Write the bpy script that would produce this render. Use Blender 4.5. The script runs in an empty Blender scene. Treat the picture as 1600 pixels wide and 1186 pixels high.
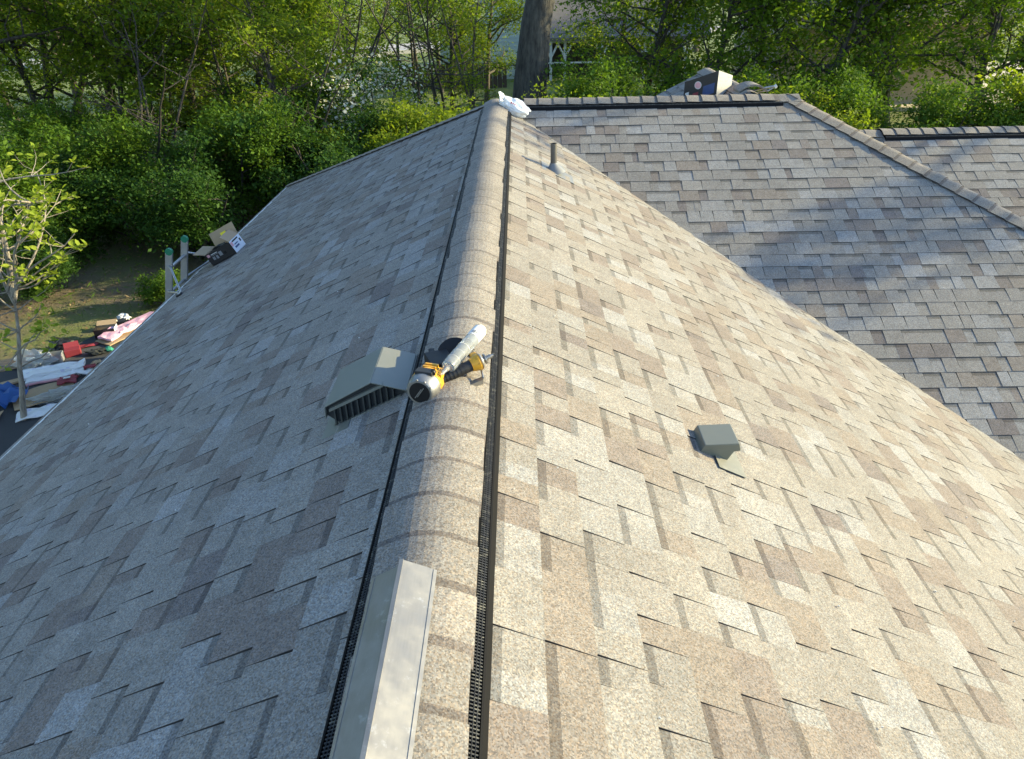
import bpy, math, random
import numpy as np
from mathutils import Vector, Matrix

random.seed(7)
RNG = np.random.default_rng(7)
scene = bpy.context.scene
COL = scene.collection
R = math.radians

# ------------------------------------------------------------------ camera
PITCH, YAW, ROLL = 0.5284, -0.0174, -0.0225
CAM = Vector((0.2436, 0.0, 1.2449))
fwd = Vector((math.sin(YAW) * math.cos(PITCH), math.cos(YAW) * math.cos(PITCH), -math.sin(PITCH)))
rgt = Vector((math.cos(YAW), -math.sin(YAW), 0))
upv = rgt.cross(fwd)
r2 = rgt * math.cos(ROLL) + upv * math.sin(ROLL)
u2 = -rgt * math.sin(ROLL) + upv * math.cos(ROLL)
cam_data = bpy.data.cameras.new('camera')
cam_data.sensor_width = 36.0
cam_data.lens = 36.0 * 1099.8 / 1600.0
cam_data.clip_start = 0.05
cam_data.clip_end = 2000
cam = bpy.data.objects.new('camera', cam_data)
COL.objects.link(cam)
cam.matrix_world = Matrix(((r2.x, u2.x, -fwd.x, CAM.x), (r2.y, u2.y, -fwd.y, CAM.y), (r2.z, u2.z, -fwd.z, CAM.z), (0, 0, 0, 1)))
scene.camera = cam

# ------------------------------------------------------------------ sky, sun, exposure
SUN_EL, SUN_AZ = R(18.5), R(11.0)            # azimuth from +x towards +y
sun_dir = Vector((math.cos(SUN_EL) * math.cos(SUN_AZ), math.cos(SUN_EL) * math.sin(SUN_AZ), math.sin(SUN_EL)))
world = bpy.data.worlds.new('World')
scene.world = world
world.use_nodes = True
wn = world.node_tree
sky = wn.nodes.new('ShaderNodeTexSky')
sky.sky_type = 'NISHITA'
sky.sun_disc = False
sky.sun_elevation = SUN_EL
sky.sun_rotation = math.pi / 2 - SUN_AZ
sky.air_density = 1.0
sky.dust_density = 0.3
sky.ozone_density = 2.2
bg = wn.nodes['Background']
bg.inputs['Strength'].default_value = 0.15
wn.links.new(sky.outputs[0], bg.inputs['Color'])
sun_data = bpy.data.lights.new('sun', 'SUN')
sun_data.energy = 3.9
sun_data.angle = R(0.55)
sun_data.color = (1.0, 0.87, 0.50)
sun = bpy.data.objects.new('sun', sun_data)
COL.objects.link(sun)
sun.rotation_euler = (-sun_dir).to_track_quat('-Z', 'Y').to_euler()
scene.view_settings.view_transform = 'Standard'
scene.view_settings.look = 'None'
scene.view_settings.gamma = 1
scene.view_settings.exposure = 1.70
scene.cycles.use_denoising = True
scene.cycles.max_bounces = 8
scene.cycles.transparent_max_bounces = 8

# ------------------------------------------------------------------ node helpers
def new_mat(name):
    m = bpy.data.materials.new(name)
    m.use_nodes = True
    nt = m.node_tree
    b = nt.nodes['Principled BSDF']
    return m, nt, b

def N(nt, kind, **kw):
    n = nt.nodes.new(kind)
    for k, v in kw.items():
        setattr(n, k, v)
    return n

def mathn(nt, op, a, b=None, clamp=False):
    n = nt.nodes.new('ShaderNodeMath')
    n.operation = op
    n.use_clamp = clamp
    for i, v in enumerate((a, b)):
        if v is None:
            continue
        if isinstance(v, (int, float)):
            n.inputs[i].default_value = v
        else:
            nt.links.new(v, n.inputs[i])
    return n.outputs[0]

def mixc(nt, fac, a, b, blend='MIX'):
    n = nt.nodes.new('ShaderNodeMix')
    n.data_type = 'RGBA'
    n.blend_type = blend
    for sock, v in ((n.inputs[0], fac), (n.inputs[6], a), (n.inputs[7], b)):
        if isinstance(v, (int, float)):
            sock.default_value = v
        elif isinstance(v, (tuple, list)):
            sock.default_value = (v[0], v[1], v[2], 1)
        else:
            nt.links.new(v, sock)
    return n.outputs[2]

def ramp(nt, fac, stops):
    n = nt.nodes.new('ShaderNodeValToRGB')
    el = n.color_ramp.elements
    while len(el) < len(stops):
        el.new(0.5)
    for e_, (p, c) in zip(el, stops):
        e_.position = p
        e_.color = (c[0], c[1], c[2], 1) if isinstance(c, (tuple, list)) else (c, c, c, 1)
    nt.links.new(fac, n.inputs[0])
    return n.outputs[0]

def noise(nt, vec, scale, detail=3.0, rough=0.55):
    n = nt.nodes.new('ShaderNodeTexNoise')
    n.inputs['Scale'].default_value = scale
    n.inputs['Detail'].default_value = detail
    n.inputs['Roughness'].default_value = rough
    if vec is not None:
        nt.links.new(vec, n.inputs['Vector'])
    return n.outputs[0]

def worldpos(nt):
    return N(nt, 'ShaderNodeNewGeometry').outputs['Position']

def plain(name, color, rough=0.6, metal=0.0, spec=0.4, var=0.12, scale=18.0, bump=0.0, dirt=None, dirt_scale=6.0):
    """a surface with slight mottling, and optionally shaped patches of dirt"""
    m, nt, b = new_mat(name)
    pos = worldpos(nt)
    nz = noise(nt, pos, scale, 4)
    col = mixc(nt, nz, tuple(c * (1 - var) for c in color), tuple(min(1, c * (1 + var)) for c in color))
    if dirt:
        dn = ramp(nt, noise(nt, pos, dirt_scale, 5, 0.65), [(0.52, 0.0), (0.68, 1.0)])
        col = mixc(nt, dn, col, dirt)
    nt.links.new(col, b.inputs['Base Color'])
    rr = mathn(nt, 'ADD', mathn(nt, 'MULTIPLY', nz, 0.2), rough - 0.1)
    nt.links.new(rr, b.inputs['Roughness'])
    b.inputs['Metallic'].default_value = metal
    b.inputs['Specular IOR Level'].default_value = spec
    if bump:
        bn = N(nt, 'ShaderNodeBump')
        bn.inputs['Strength'].default_value = bump
        bn.inputs['Distance'].default_value = 0.01
        nt.links.new(noise(nt, pos, scale * 3, 4), bn.inputs['Height'])
        nt.links.new(bn.outputs[0], b.inputs['Normal'])
    return m

def granule_mat(name, source, mult=1.0):
    """mineral granule surface; source 'object' reads the object's own colour, 'attr' a face attribute, or a fixed colour"""
    m, nt, b = new_mat(name)
    pos = worldpos(nt)
    if source == 'object':
        base = N(nt, 'ShaderNodeObjectInfo').outputs['Color']
    elif source == 'attr':
        base = N(nt, 'ShaderNodeAttribute', attribute_name='tabcol').outputs['Color']
    else:
        rgb = N(nt, 'ShaderNodeRGB')
        rgb.outputs[0].default_value = (*source, 1)
        oi = N(nt, 'ShaderNodeObjectInfo').outputs['Random']
        base = mixc(nt, 1.0, rgb.outputs[0], ramp(nt, oi, [(0, 0.90), (1, 1.10)]), 'MULTIPLY')
    vo = N(nt, 'ShaderNodeTexVoronoi')
    vo.inputs['Scale'].default_value = 270
    nt.links.new(pos, vo.inputs['Vector'])
    sep = N(nt, 'ShaderNodeSeparateColor')
    nt.links.new(vo.outputs['Color'], sep.inputs[0])
    g = ramp(nt, sep.outputs[0], [(0.0, (0.56, 0.54, 0.54)), (0.35, (0.89, 0.88, 0.87)), (0.7, (1.07, 1.06, 1.05)), (1.0, (1.36, 1.36, 1.34))])
    col = mixc(nt, 1.0, base, g, 'MULTIPLY')
    warm = mixc(nt, 1.0, col, (1.16, 0.97, 0.78), 'MULTIPLY')
    col = mixc(nt, mathn(nt, 'MULTIPLY', mathn(nt, 'GREATER_THAN', sep.outputs[1], 0.6), 0.6), col, warm)
    blot = ramp(nt, noise(nt, pos, 17, 6, 0.7), [(0.25, 0.82), (0.75, 1.14)])
    col = mixc(nt, 1.0, col, blot, 'MULTIPLY')
    stain = ramp(nt, noise(nt, pos, 1.3, 3), [(0.3, 0.93), (0.7, 1.05)])
    col = mixc(nt, 1.0, col, stain, 'MULTIPLY')
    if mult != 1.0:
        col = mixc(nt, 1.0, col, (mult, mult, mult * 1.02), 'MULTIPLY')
    nt.links.new(col, b.inputs['Base Color'])
    b.inputs['Roughness'].default_value = 0.92
    b.inputs['Specular IOR Level'].default_value = 0.25
    bn = N(nt, 'ShaderNodeBump')
    bn.inputs['Strength'].default_value = 0.35
    bn.inputs['Distance'].default_value = 0.002
    nt.links.new(mathn(nt, 'ADD', sep.outputs[2], mathn(nt, 'MULTIPLY', noise(nt, pos, 40, 3), 1.5)), bn.inputs['Height'])
    nt.links.new(bn.outputs[0], b.inputs['Normal'])
    return m

def leaf_mat(name, c0, c1, trans=0.38, tint=0.25):
    m, nt, b = new_mat(name)
    lv = N(nt, 'ShaderNodeAttribute', attribute_name='lv').outputs['Fac']
    oi = N(nt, 'ShaderNodeObjectInfo').outputs['Random']
    f = mathn(nt, 'ADD', mathn(nt, 'MULTIPLY', lv, 1 - tint), mathn(nt, 'MULTIPLY', oi, tint), True)
    col = mixc(nt, f, c0, c1)
    nt.links.new(col, b.inputs['Base Color'])
    b.inputs['Roughness'].default_value = 0.6
    b.inputs['Specular IOR Level'].default_value = 0.15
    tr = N(nt, 'ShaderNodeBsdfTranslucent')
    nt.links.new(mixc(nt, 1.0, col, (1.25, 1.2, 0.6), 'MULTIPLY'), tr.inputs['Color'])
    mx = N(nt, 'ShaderNodeMixShader')
    mx.inputs[0].default_value = trans
    nt.links.new(b.outputs[0], mx.inputs[1])
    nt.links.new(tr.outputs[0], mx.inputs[2])
    nt.links.new(mx.outputs[0], nt.nodes['Material Output'].inputs['Surface'])
    return m

def bark_mat(name, c0, c1, sz=6.0):
    m, nt, b = new_mat(name)
    tc = N(nt, 'ShaderNodeTexCoord').outputs['Object']
    mp = N(nt, 'ShaderNodeMapping')
    mp.inputs['Scale'].default_value = (1, 1, 0.22)
    nt.links.new(tc, mp.inputs['Vector'])
    nz = noise(nt, mp.outputs[0], sz * 3, 6, 0.7)
    nt.links.new(ramp(nt, nz, [(0.35, c0), (0.65, c1)]), b.inputs['Base Color'])
    b.inputs['Roughness'].default_value = 0.95
    bn = N(nt, 'ShaderNodeBump')
    bn.inputs['Strength'].default_value = 0.9
    bn.inputs['Distance'].default_value = 0.04
    nt.links.new(nz, bn.inputs['Height'])
    nt.links.new(bn.outputs[0], b.inputs['Normal'])
    return m

# ------------------------------------------------------------------ mesh helpers
class MB:
    def __init__(self):
        self.v, self.f, self.m = [], [], []
    def poly(self, pts, mat=0):
        i = len(self.v)
        self.v += [tuple(p) for p in pts]
        self.f.append(tuple(range(i, i + len(pts))))
        self.m.append(mat)
    def box(self, c, s, rot=None, mat=0, taper=1.0):
        hx, hy, hz = s[0] / 2, s[1] / 2, s[2] / 2
        pts = []
        for z in (-hz, hz):
            k = taper if z > 0 else 1
            for x, y in ((-hx, -hy), (hx, -hy), (hx, hy), (-hx, hy)):
                p = Vector((x * k, y * k, z))
                if rot is not None:
                    p = rot @ p
                pts.append(p + Vector(c))
        self.hexa(pts, mat)
    def hexa(self, p, mat=0):
        i = len(self.v)
        self.v += [tuple(q) for q in p]
        for q in ((0, 3, 2, 1), (4, 5, 6, 7), (0, 1, 5, 4), (1, 2, 6, 5), (2, 3, 7, 6), (3, 0, 4, 7)):
            self.f.append(tuple(i + k for k in q))
            self.m.append(mat)
    def prism(self, prof, a, b, mat=0):
        """closed profile (list of Vectors) swept from offset a to offset b"""
        n = len(prof)
        i = len(self.v)
        self.v += [tuple(Vector(p) + Vector(a)) for p in prof] + [tuple(Vector(p) + Vector(b)) for p in prof]
        for k in range(n):
            j = (k + 1) % n
            self.f.append((i + k, i + j, i + n + j, i + n + k)); self.m.append(mat)
        self.f.append(tuple(i + k for k in reversed(range(n)))); self.m.append(mat)
        self.f.append(tuple(i + n + k for k in range(n))); self.m.append(mat)
    def tube(self, pts, radii, sides=8, mat=0, caps=True):
        pts = [Vector(p) for p in pts]
        if isinstance(radii, (int, float)):
            radii = [radii] * len(pts)
        i0 = len(self.v)
        t0 = (pts[1] - pts[0]).normalized()
        ref = Vector((0, 0, 1)) if abs(t0.z) < 0.9 else Vector((1, 0, 0))
        for k, p in enumerate(pts):
            a = pts[max(0, k - 1)]; b = pts[min(len(pts) - 1, k + 1)]
            t = (b - a)
            t = t.normalized() if t.length > 1e-9 else t0
            x = t.cross(ref)
            x = x.normalized() if x.length > 1e-6 else t.orthogonal().normalized()
            y = t.cross(x)
            ref = y.cross(t) if False else ref
            for s in range(sides):
                an = 2 * math.pi * s / sides
                self.v.append(tuple(p + (x * math.cos(an) + y * math.sin(an)) * radii[k]))
        for k in range(len(pts) - 1):
            for s in range(sides):
                s2 = (s + 1) % sides
                self.f.append((i0 + k * sides + s, i0 + k * sides + s2, i0 + (k + 1) * sides + s2, i0 + (k + 1) * sides + s))
                self.m.append(mat)
        if caps:
            self.f.append(tuple(i0 + s for s in range(sides))); self.m.append(mat)
            e = i0 + (len(pts) - 1) * sides
            self.f.append(tuple(e + s for s in reversed(range(sides)))); self.m.append(mat)
    def build(self, name, mats, parent=None, smooth=False, bevel=0.0):
        me = bpy.data.meshes.new(name)
        me.from_pydata(self.v, [], self.f)
        mats = mats if isinstance(mats, (list, tuple)) else [mats]
        for m in mats:
            me.materials.append(m)
        me.polygons.foreach_set('material_index', self.m)
        if smooth:
            me.polygons.foreach_set('use_smooth', [True] * len(self.f))
        me.update()
        if smooth:
            try:
                me.set_sharp_from_angle(angle=R(40))
            except Exception:
                pass
        o = bpy.data.objects.new(name, me)
        COL.objects.link(o)
        if parent is not None:
            adopt(o, parent)
        if bevel:
            bv = o.modifiers.new('bevel', 'BEVEL')
            bv.width = bevel
            bv.segments = 2
            bv.limit_method = 'ANGLE'
        return o

def adopt(o, parent):
    # keep the coordinates the mesh was built in: world ones under a thing, the parent's own under a part
    o.parent = parent
    if parent.parent is None:
        o.matrix_parent_inverse = parent.matrix_basis.inverted()

def tag(o, label, cat, group=None, kind=None):
    if label: o['label'] = label
    if cat: o['category'] = cat
    if group: o['group'] = group
    if kind: o['kind'] = kind
    return o

def thing(name, loc, label, cat, group=None, rz=0.0):
    o = bpy.data.objects.new(name, None)
    o.empty_display_size = 0.1
    o.location = loc
    o.rotation_euler = (0, 0, rz)
    COL.objects.link(o)
    return tag(o, label, cat, group)

def structure(o):
    o['kind'] = 'structure'
    return o

def rough_slab(nx, ny, sx, sy, amp, seed, thick=0.006):
    """creased sheet (flattened card, film, cloth) with real thickness; returns MB centred on the origin"""
    rg = np.random.default_rng(seed)
    h = rg.normal(0, amp, (nx + 1, ny + 1))
    h -= h.min()
    mb = MB()
    g = lambda i, j, d: (-sx / 2 + sx * i / nx, -sy / 2 + sy * j / ny, h[i, j] + d)
    idx = {}
    for d in (0, 1):
        for i in range(nx + 1):
            for j in range(ny + 1):
                idx[i, j, d] = len(mb.v)
                mb.v.append(g(i, j, thick * d + 0.002))
    for i in range(nx):
        for j in range(ny):
            mb.f.append((idx[i, j, 1], idx[i + 1, j, 1], idx[i + 1, j + 1, 1], idx[i, j + 1, 1])); mb.m.append(0)
            mb.f.append((idx[i, j, 0], idx[i, j + 1, 0], idx[i + 1, j + 1, 0], idx[i + 1, j, 0])); mb.m.append(0)
    for i in range(nx):
        for j in (0, ny):
            q = (idx[i, j, 0], idx[i + 1, j, 0], idx[i + 1, j, 1], idx[i, j, 1])
            mb.f.append(q if j == 0 else q[::-1]); mb.m.append(0)
    for j in range(ny):
        for i in (0, nx):
            q = (idx[i, j, 0], idx[i, j, 1], idx[i, j + 1, 1], idx[i, j + 1, 0])
            mb.f.append(q if i == 0 else q[::-1]); mb.m.append(0)
    return mb

# ------------------------------------------------------------------ key dimensions (metres)
T = 0.5                                  # roof pitch 6 in 12
CS, SN = 1 / math.hypot(1, T), T / math.hypot(1, T)
EAVE = 3.549                             # plan distance ridge to eave
YJ, XK = 8.1127, 3.154                   # ridge junction, end of cross ridge
GZ = -4.4                                # ground level
YN = -1.6                                # near gable end (behind the camera)
SL = EAVE / CS                           # slope length
EAR = 5.2                                # plan distance to the lower eave on the right
SLR = EAR / CS
EXPO = 0.143                             # shingle exposure

# ================================================================== GROUND AND SETTING
def ground_mat():
    m, nt, b = new_mat('ground_soil_grass')
    pos = worldpos(nt)
    n1 = noise(nt, pos, 0.18, 4, 0.6)
    n2 = noise(nt, pos, 2.5, 5, 0.65)
    n3 = noise(nt, pos, 30, 4, 0.7)
    soil = mixc(nt, n3, (0.07, 0.052, 0.034), (0.20, 0.155, 0.105))
    gr = mixc(nt, n3, (0.07, 0.10, 0.018), (0.16, 0.19, 0.04))
    sp = N(nt, 'ShaderNodeSeparateXYZ'); nt.links.new(pos, sp.inputs[0])
    far = mathn(nt, 'MULTIPLY', mathn(nt, 'SUBTRACT', sp.outputs[1], 20.0), 0.06, True)
    fac = mathn(nt, 'ADD', mathn(nt, 'MULTIPLY', mathn(nt, 'SUBTRACT', mathn(nt, 'ADD', n1, mathn(nt, 'MULTIPLY', n2, 0.4)), 0.64), 5.0), mathn(nt, 'MULTIPLY', far, 1.6), True)
    nt.links.new(mixc(nt, fac, soil, gr), b.inputs['Base Color'])
    b.inputs['Roughness'].default_value = 0.95
    bn = N(nt, 'ShaderNodeBump'); bn.inputs['Strength'].default_value = 0.8; bn.inputs['Distance'].default_value = 0.05
    nt.links.new(n3, bn.inputs['Height']); nt.links.new(bn.outputs[0], b.inputs['Normal'])
    return m

mb = MB()
nx = 60
rg = np.random.default_rng(3)
gh = rg.normal(0, 0.0, (nx + 1, nx + 1))
def gp(i, j):
    # finer spacing near the house, coarse to the horizon
    s = lambda k: math.copysign(abs(k) ** 2.6, k) * 700
    x, y = s(2 * i / nx - 1), s(2 * j / nx - 1) + 10
    z = GZ + (gh[i, j] if math.hypot(x, y - 8) > 16 else -0.02)
    return (x, y, z)
for i in range(nx):
    for j in range(nx):
        mb.poly([gp(i, j), gp(i + 1, j), gp(i + 1, j + 1), gp(i, j + 1)])
structure(mb.build('ground', ground_mat(), smooth=True))

def asphalt(name, c, spread=0.25):
    m, nt, b = new_mat(name)
    pos = worldpos(nt)
    nz = noise(nt, pos, 90, 4, 0.7)
    big = noise(nt, pos, 0.9, 5, 0.6)
    col = mixc(nt, nz, tuple(k * (1 - spread) for k in c), tuple(k * (1 + spread) for k in c))
    col = mixc(nt, ramp(nt, big, [(0.45, 0.0), (0.7, 0.7)]), col, tuple(k * 1.6 for k in c))
    nt.links.new(col, b.inputs['Base Color'])
    b.inputs['Roughness'].default_value = 0.9
    return m

def sheet(name, pts, z, mat, thick=0.05):
    mb = MB()
    n = len(pts)
    mb.prism([Vector((p[0], p[1], 0)) for p in pts], (0, 0, z - thick), (0, 0, z), 0)
    return structure(mb.build(name, mat))

MAT_ASPH = asphalt('driveway_asphalt', (0.040, 0.041, 0.045))
MAT_ROAD = asphalt('road_surface', (0.30, 0.275, 0.26), 0.12)
MAT_SAND = asphalt('sandy_soil', (0.42, 0.36, 0.27), 0.2)
sheet('driveway', [(-7.3, -4), (-3.9, -4), (-3.9, 12.6), (-5.2, 13.0), (-6.6, 12.8), (-7.3, 12.0), (-7.9, 10.6), (-8.8, 9.8), (-9.0, 6.5), (-8.0, 3)], GZ + 0.02, MAT_ASPH)
sheet('road', [(-60, 52), (-60, 58), (-16, 64.5), (-4, 71), (20, 82), (22, 77), (-2, 65), (-14, 58.5)], GZ + 0.16, MAT_ROAD, 0.3)
sheet('kerb', [(-60, 51.6), (-60, 51.99), (-14, 58.46), (-2, 64.96), (22, 76.96), (22, 76.5), (-2, 64.5), (-14, 58.0)], GZ + 0.28, plain('kerb_concrete', (0.34, 0.33, 0.31)), 0.4)
sheet('side_path', [(-14, 43), (-14, 46.2), (-4, 47.5), (-3, 44)], GZ + 0.16, MAT_ROAD, 0.3)
sheet('dirt_clearing', [(13, 33), (15, 41), (27, 47), (38, 50), (40, 42), (30, 36), (22, 31)], GZ + 0.16, MAT_SAND, 0.3)

# ================================================================== HOUSE
M_TAB = granule_mat('shingle_granules', 'object')
M_TABS = granule_mat('shingle_granules_field', 'attr')
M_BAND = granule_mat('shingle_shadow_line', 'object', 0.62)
M_EDGE = plain('asphalt_cut_edge', (0.045, 0.039, 0.036), 0.9, var=0.3)
M_CAP = granule_mat('ridge_cap_granules', (0.213, 0.200, 0.183))
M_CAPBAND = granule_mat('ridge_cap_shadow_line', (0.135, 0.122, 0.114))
M_CAPHIP = granule_mat('hip_cap_granules', (0.225, 0.205, 0.18))
M_VENT = plain('black_vent_plastic', (0.007, 0.007, 0.008), 0.7, var=0.3, spec=0.08)
M_WHITE = plain('painted_trim', (0.62, 0.61, 0.56), 0.55, var=0.08, dirt=(0.30, 0.28, 0.22), dirt_scale=9)
M_BRICK = plain('house_wall_paint', (0.42, 0.36, 0.29), 0.85, scale=4, bump=0.3)

house = thing('house', (1.5, 5.0, GZ), 'house under a wide tan and grey shingle roof filling the foreground', 'house')

PAL = [((0.214, 0.206, 0.187), 34), ((0.227, 0.219, 0.198), 26), ((0.240, 0.239, 0.226), 15), ((0.250, 0.253, 0.246), 6),
       ((0.182, 0.162, 0.144), 12), ((0.160, 0.145, 0.136), 4), ((0.202, 0.182, 0.157), 14)]
PC = np.array([p[0] for p in PAL]) * np.array([1.0, 1.0, 1.03]); PW = np.array([p[1] for p in PAL], float); PW /= PW.sum()

def frame(O, U, UP):
    U = Vector(U); UP = Vector(UP); Nn = U.cross(UP)
    return Matrix(((U.x, UP.x, Nn.x, O[0]), (U.y, UP.y, Nn.y, O[1]), (U.z, UP.z, Nn.z, O[2]), (0, 0, 0, 1)))

# each slope: frame (x along the course, y up the slope, z off the roof), ranges, half planes a*x+b*y+c*z>=d in world
Y2, Z2, X2END = 8.70, -0.50, 10.5        # right-hand wing ridge
XW, YW = 2.80, 10.35                     # rear gable wing
slopes = {
    'L': dict(M=frame((0, 0, 0), (0, -1, 0), (CS, 0, SN)), u=(-(YJ + EAVE) - .3, -YN), d=(0, SL), hp=[((-1, -1, 0), -YJ), ((0, 1, 0), YN)]),
    'R': dict(M=frame((0, 0, 0), (0, 1, 0), (-CS, 0, SN)), u=(YN, YJ + .3), d=(0, SLR), hp=[((-1, -1, 0), -YJ - 0.015), ((0, 1, 0), YN)]),
    'B': dict(M=frame((0, YJ, 0), (1, 0, 0), (0, CS, SN)), u=(-.2, XK + EAR + .3), d=(0, SLR), hp=[((1, 1, 0), YJ - 0.03), ((-1, -1, 0), -(XK + YJ))]),
    'K': dict(M=frame((XK, 0, 0), (0, 1, 0), (-CS, 0, SN)), u=(YJ - EAR - .2, YJ + EAVE + .2), d=(0, SLR), hp=[((1, 1, 0), XK + YJ), ((1, -1, 0), XK - YJ)]),
    'back': dict(M=frame((0, YJ, 0), (-1, 0, 0), (0, -CS, SN)), u=(-(XK + EAVE) - .2, EAVE + .2), d=(0, SL), hp=[((1, 1, 0), YJ), ((-1, 1, 0), YJ - XK)]),
    'wing': dict(M=frame((0, Y2, Z2), (1, 0, 0), (0, CS, SN)), u=(3.5, X2END), d=(0, 3.0), hp=[((1, 1, 0), XK + Y2 - Z2 / T), ((-1, 0, 0), -X2END)]),
    'wingback': dict(M=frame((0, Y2, Z2), (-1, 0, 0), (0, -CS, SN)), u=(-X2END, -3.5), d=(0, 3.0), hp=[((1, -1, 0), XK - Y2 - Z2 / T), ((-1, 0, 0), -X2END)]),
    'rear': dict(M=frame((XW, 0, 0.02), (0, -1, 0), (CS, 0, SN)), u=(-YW, -YJ + .2), d=(0, 2.4), hp=[((1, 1, 0), YJ + XW), ((0, -1, 0), -YW)]),
    'rearright': dict(M=frame((XW, 0, 0.02), (0, 1, 0), (-CS, 0, SN)), u=(YJ - .2, YW), d=(0, 2.4), hp=[((-1, 1, 0), YJ - XW), ((0, -1, 0), -YW)]),
}

WIDTHS = ((0.060, 0.078, 0.096, 0.115, 0.138), (0.092, 0.122, 0.155, 0.192, 0.235))   # gaps, teeth

def clip(poly, a, b, c):
    """keep a*x+b*y+c>=0 of a 2-D polygon"""
    out = []
    for i in range(len(poly)):
        p, q = poly[i], poly[(i + 1) % len(poly)]
        dp, dq = a * p[0] + b * p[1] + c, a * q[0] + b * q[1] + c
        if dp >= 0:
            out.append(p)
        if (dp >= 0) != (dq >= 0):
            s = dp / (dp - dq)
            out.append((p[0] + s * (q[0] - p[0]), p[1] + s * (q[1] - p[1])))
    return out

H_LOW, H_TOOTH = 0.0048, 0.0068
def piece_height(level, y):
    """y from 0 (top of the exposure) to -EXPO (butt)"""
    k = -y / EXPO
    return (0.0006 + k * H_LOW) if level == 0 else (0.0030 + k * (H_TOOTH - 0.0030))

def piece_polys(level, w, taper):
    """polygons (list of (kind, 2-D points)); kind 0 granules, 1 shadow band"""
    if level:
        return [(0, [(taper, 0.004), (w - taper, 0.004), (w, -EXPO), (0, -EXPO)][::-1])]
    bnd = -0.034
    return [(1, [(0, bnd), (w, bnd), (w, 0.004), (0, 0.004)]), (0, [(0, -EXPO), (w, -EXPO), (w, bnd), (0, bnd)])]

def project(P):
    v = P - CAM
    z = v.dot(fwd)
    if z < 0.2:
        return None
    return (800 + 1099.8 * v.dot(r2) / z, 593 - 1099.8 * v.dot(u2) / z)

pieces = []       # (slope, level, width index, u, d, colour, whole?, polys after clipping, area)
for key, S in slopes.items():
    Mx = S['M']
    rs = random.Random(hash(key) % 1000 if False else sum(map(ord, key)))
    nrow = int(math.ceil((S['d'][1] - S['d'][0]) / EXPO))
    # half planes in slope coordinates
    hps = []
    for nrm, dd in S['hp']:
        nv = Vector(nrm)
        a = nv.dot(Vector((Mx[0][0], Mx[1][0], Mx[2][0])))
        b = nv.dot(Vector((Mx[0][1], Mx[1][1], Mx[2][1])))
        c = nv.dot(Vector((Mx[0][3], Mx[1][3], Mx[2][3]))) - dd
        hps.append((a, b, c))
    for row in range(nrow):
        y0 = -(S['d'][0] + row * EXPO) - {'R': 0.03, 'L': 0.06}.get(key, 0.02)
        u = S['u'][0] - rs.random() * 0.3
        level = rs.random() < 0.5
        run = 0
        mood = rs.random()
        while u < S['u'][1]:
            wi = rs.choices(range(5), (2, 4, 5, 4, 2))[0]
            w = WIDTHS[level][wi]
            # blends drift along the course so that neighbours often share a tone
            if rs.random() < 0.82:
                mood = rs.random()
            ci = int(np.searchsorted(np.cumsum(PW), mood))
            ci = min(ci, len(PC) - 1)
            f = 0.95 + 0.10 * rs.random()
            colr = tuple(PC[ci] * f)
            polys, whole = [], True
            for kd, pl in piece_polys(level, w, 0.004 if level else 0):
                pl = [(p[0] + u, p[1] + y0) for p in pl]
                for a, b, c in hps:
                    if any(a * p[0] + b * p[1] + c < 0 for p in pl):
                        whole = False
                        pl = clip(pl, a, b, c)
                        if len(pl) < 3:
                            break
                if len(pl) >= 3:
                    polys.append((kd, pl))
            if polys:
                area = 0
                if whole and key in ('L', 'R', 'B'):
                    q = [project(Mx @ Vector((u + dx, y0 + dy, 0.005))) for dx, dy in ((0, 0), (w, 0), (w, -EXPO), (0, -EXPO))]
                    if all(q):
                        cxm = sum(p[0] for p in q) / 4; cym = sum(p[1] for p in q) / 4
                        if -10 < cxm < 1610 and -10 < cym < 1200:
                            area = abs(sum(q[i][0] * q[(i + 1) % 4][1] - q[(i + 1) % 4][0] * q[i][1] for i in range(4))) / 2
                            vx = (Mx @ Vector((u, y0, 0))).x
                            if abs(vx) < 0.13 and key != 'B':
                                area = 0        # under the ridge vent
                pieces.append((key, int(level), wi, u, y0, colr, polys, area, rs.uniform(0, 0.0012) + 0.0035 * (1 + math.sin(u * 1.9 + y0 * 1.1) * math.cos(y0 * 2.1 - u * .6))))
            u += w
            run += 1
            if rs.random() < (0.62 if run < 3 else 0.9):
                level = not level; run = 0

order = sorted(range(len(pieces)), key=lambda i: -pieces[i][7])
singles = set(i for i in order[:300] if pieces[i][7] > 0)

# shared meshes for single shingle tabs
tabmesh = {}
for level in (0, 1):
    for wi, w in enumerate(WIDTHS[level]):
        mbt = MB()
        for kd, pl in piece_polys(level, w, 0.004 if level else 0):
            top = [(x, y, piece_height(level, y)) for x, y in pl]
            if level:
                top = top[::-1]
                # face order: make it point up
            mbt.poly(top if level == 0 else [(taper_x, y, z) for taper_x, y, z in top][::-1], 0 if kd == 0 else 1)
            for i in range(len(top)):
                p, q = top[i], top[(i + 1) % len(top)]
                if level == 0 and abs(p[1] - q[1]) < 1e-6 and abs(p[1] + 0.034) < 1e-6:
                    continue
                mbt.poly([(p[0], p[1], -0.010), (q[0], q[1], -0.010), q, p], 2)
        me = bpy.data.meshes.new('shingle')
        me.from_pydata(mbt.v, [], mbt.f)
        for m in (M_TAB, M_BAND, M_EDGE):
            me.materials.append(m)
        me.polygons.foreach_set('material_index', mbt.m)
        me.update()
        tabmesh[level, wi] = me

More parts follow.
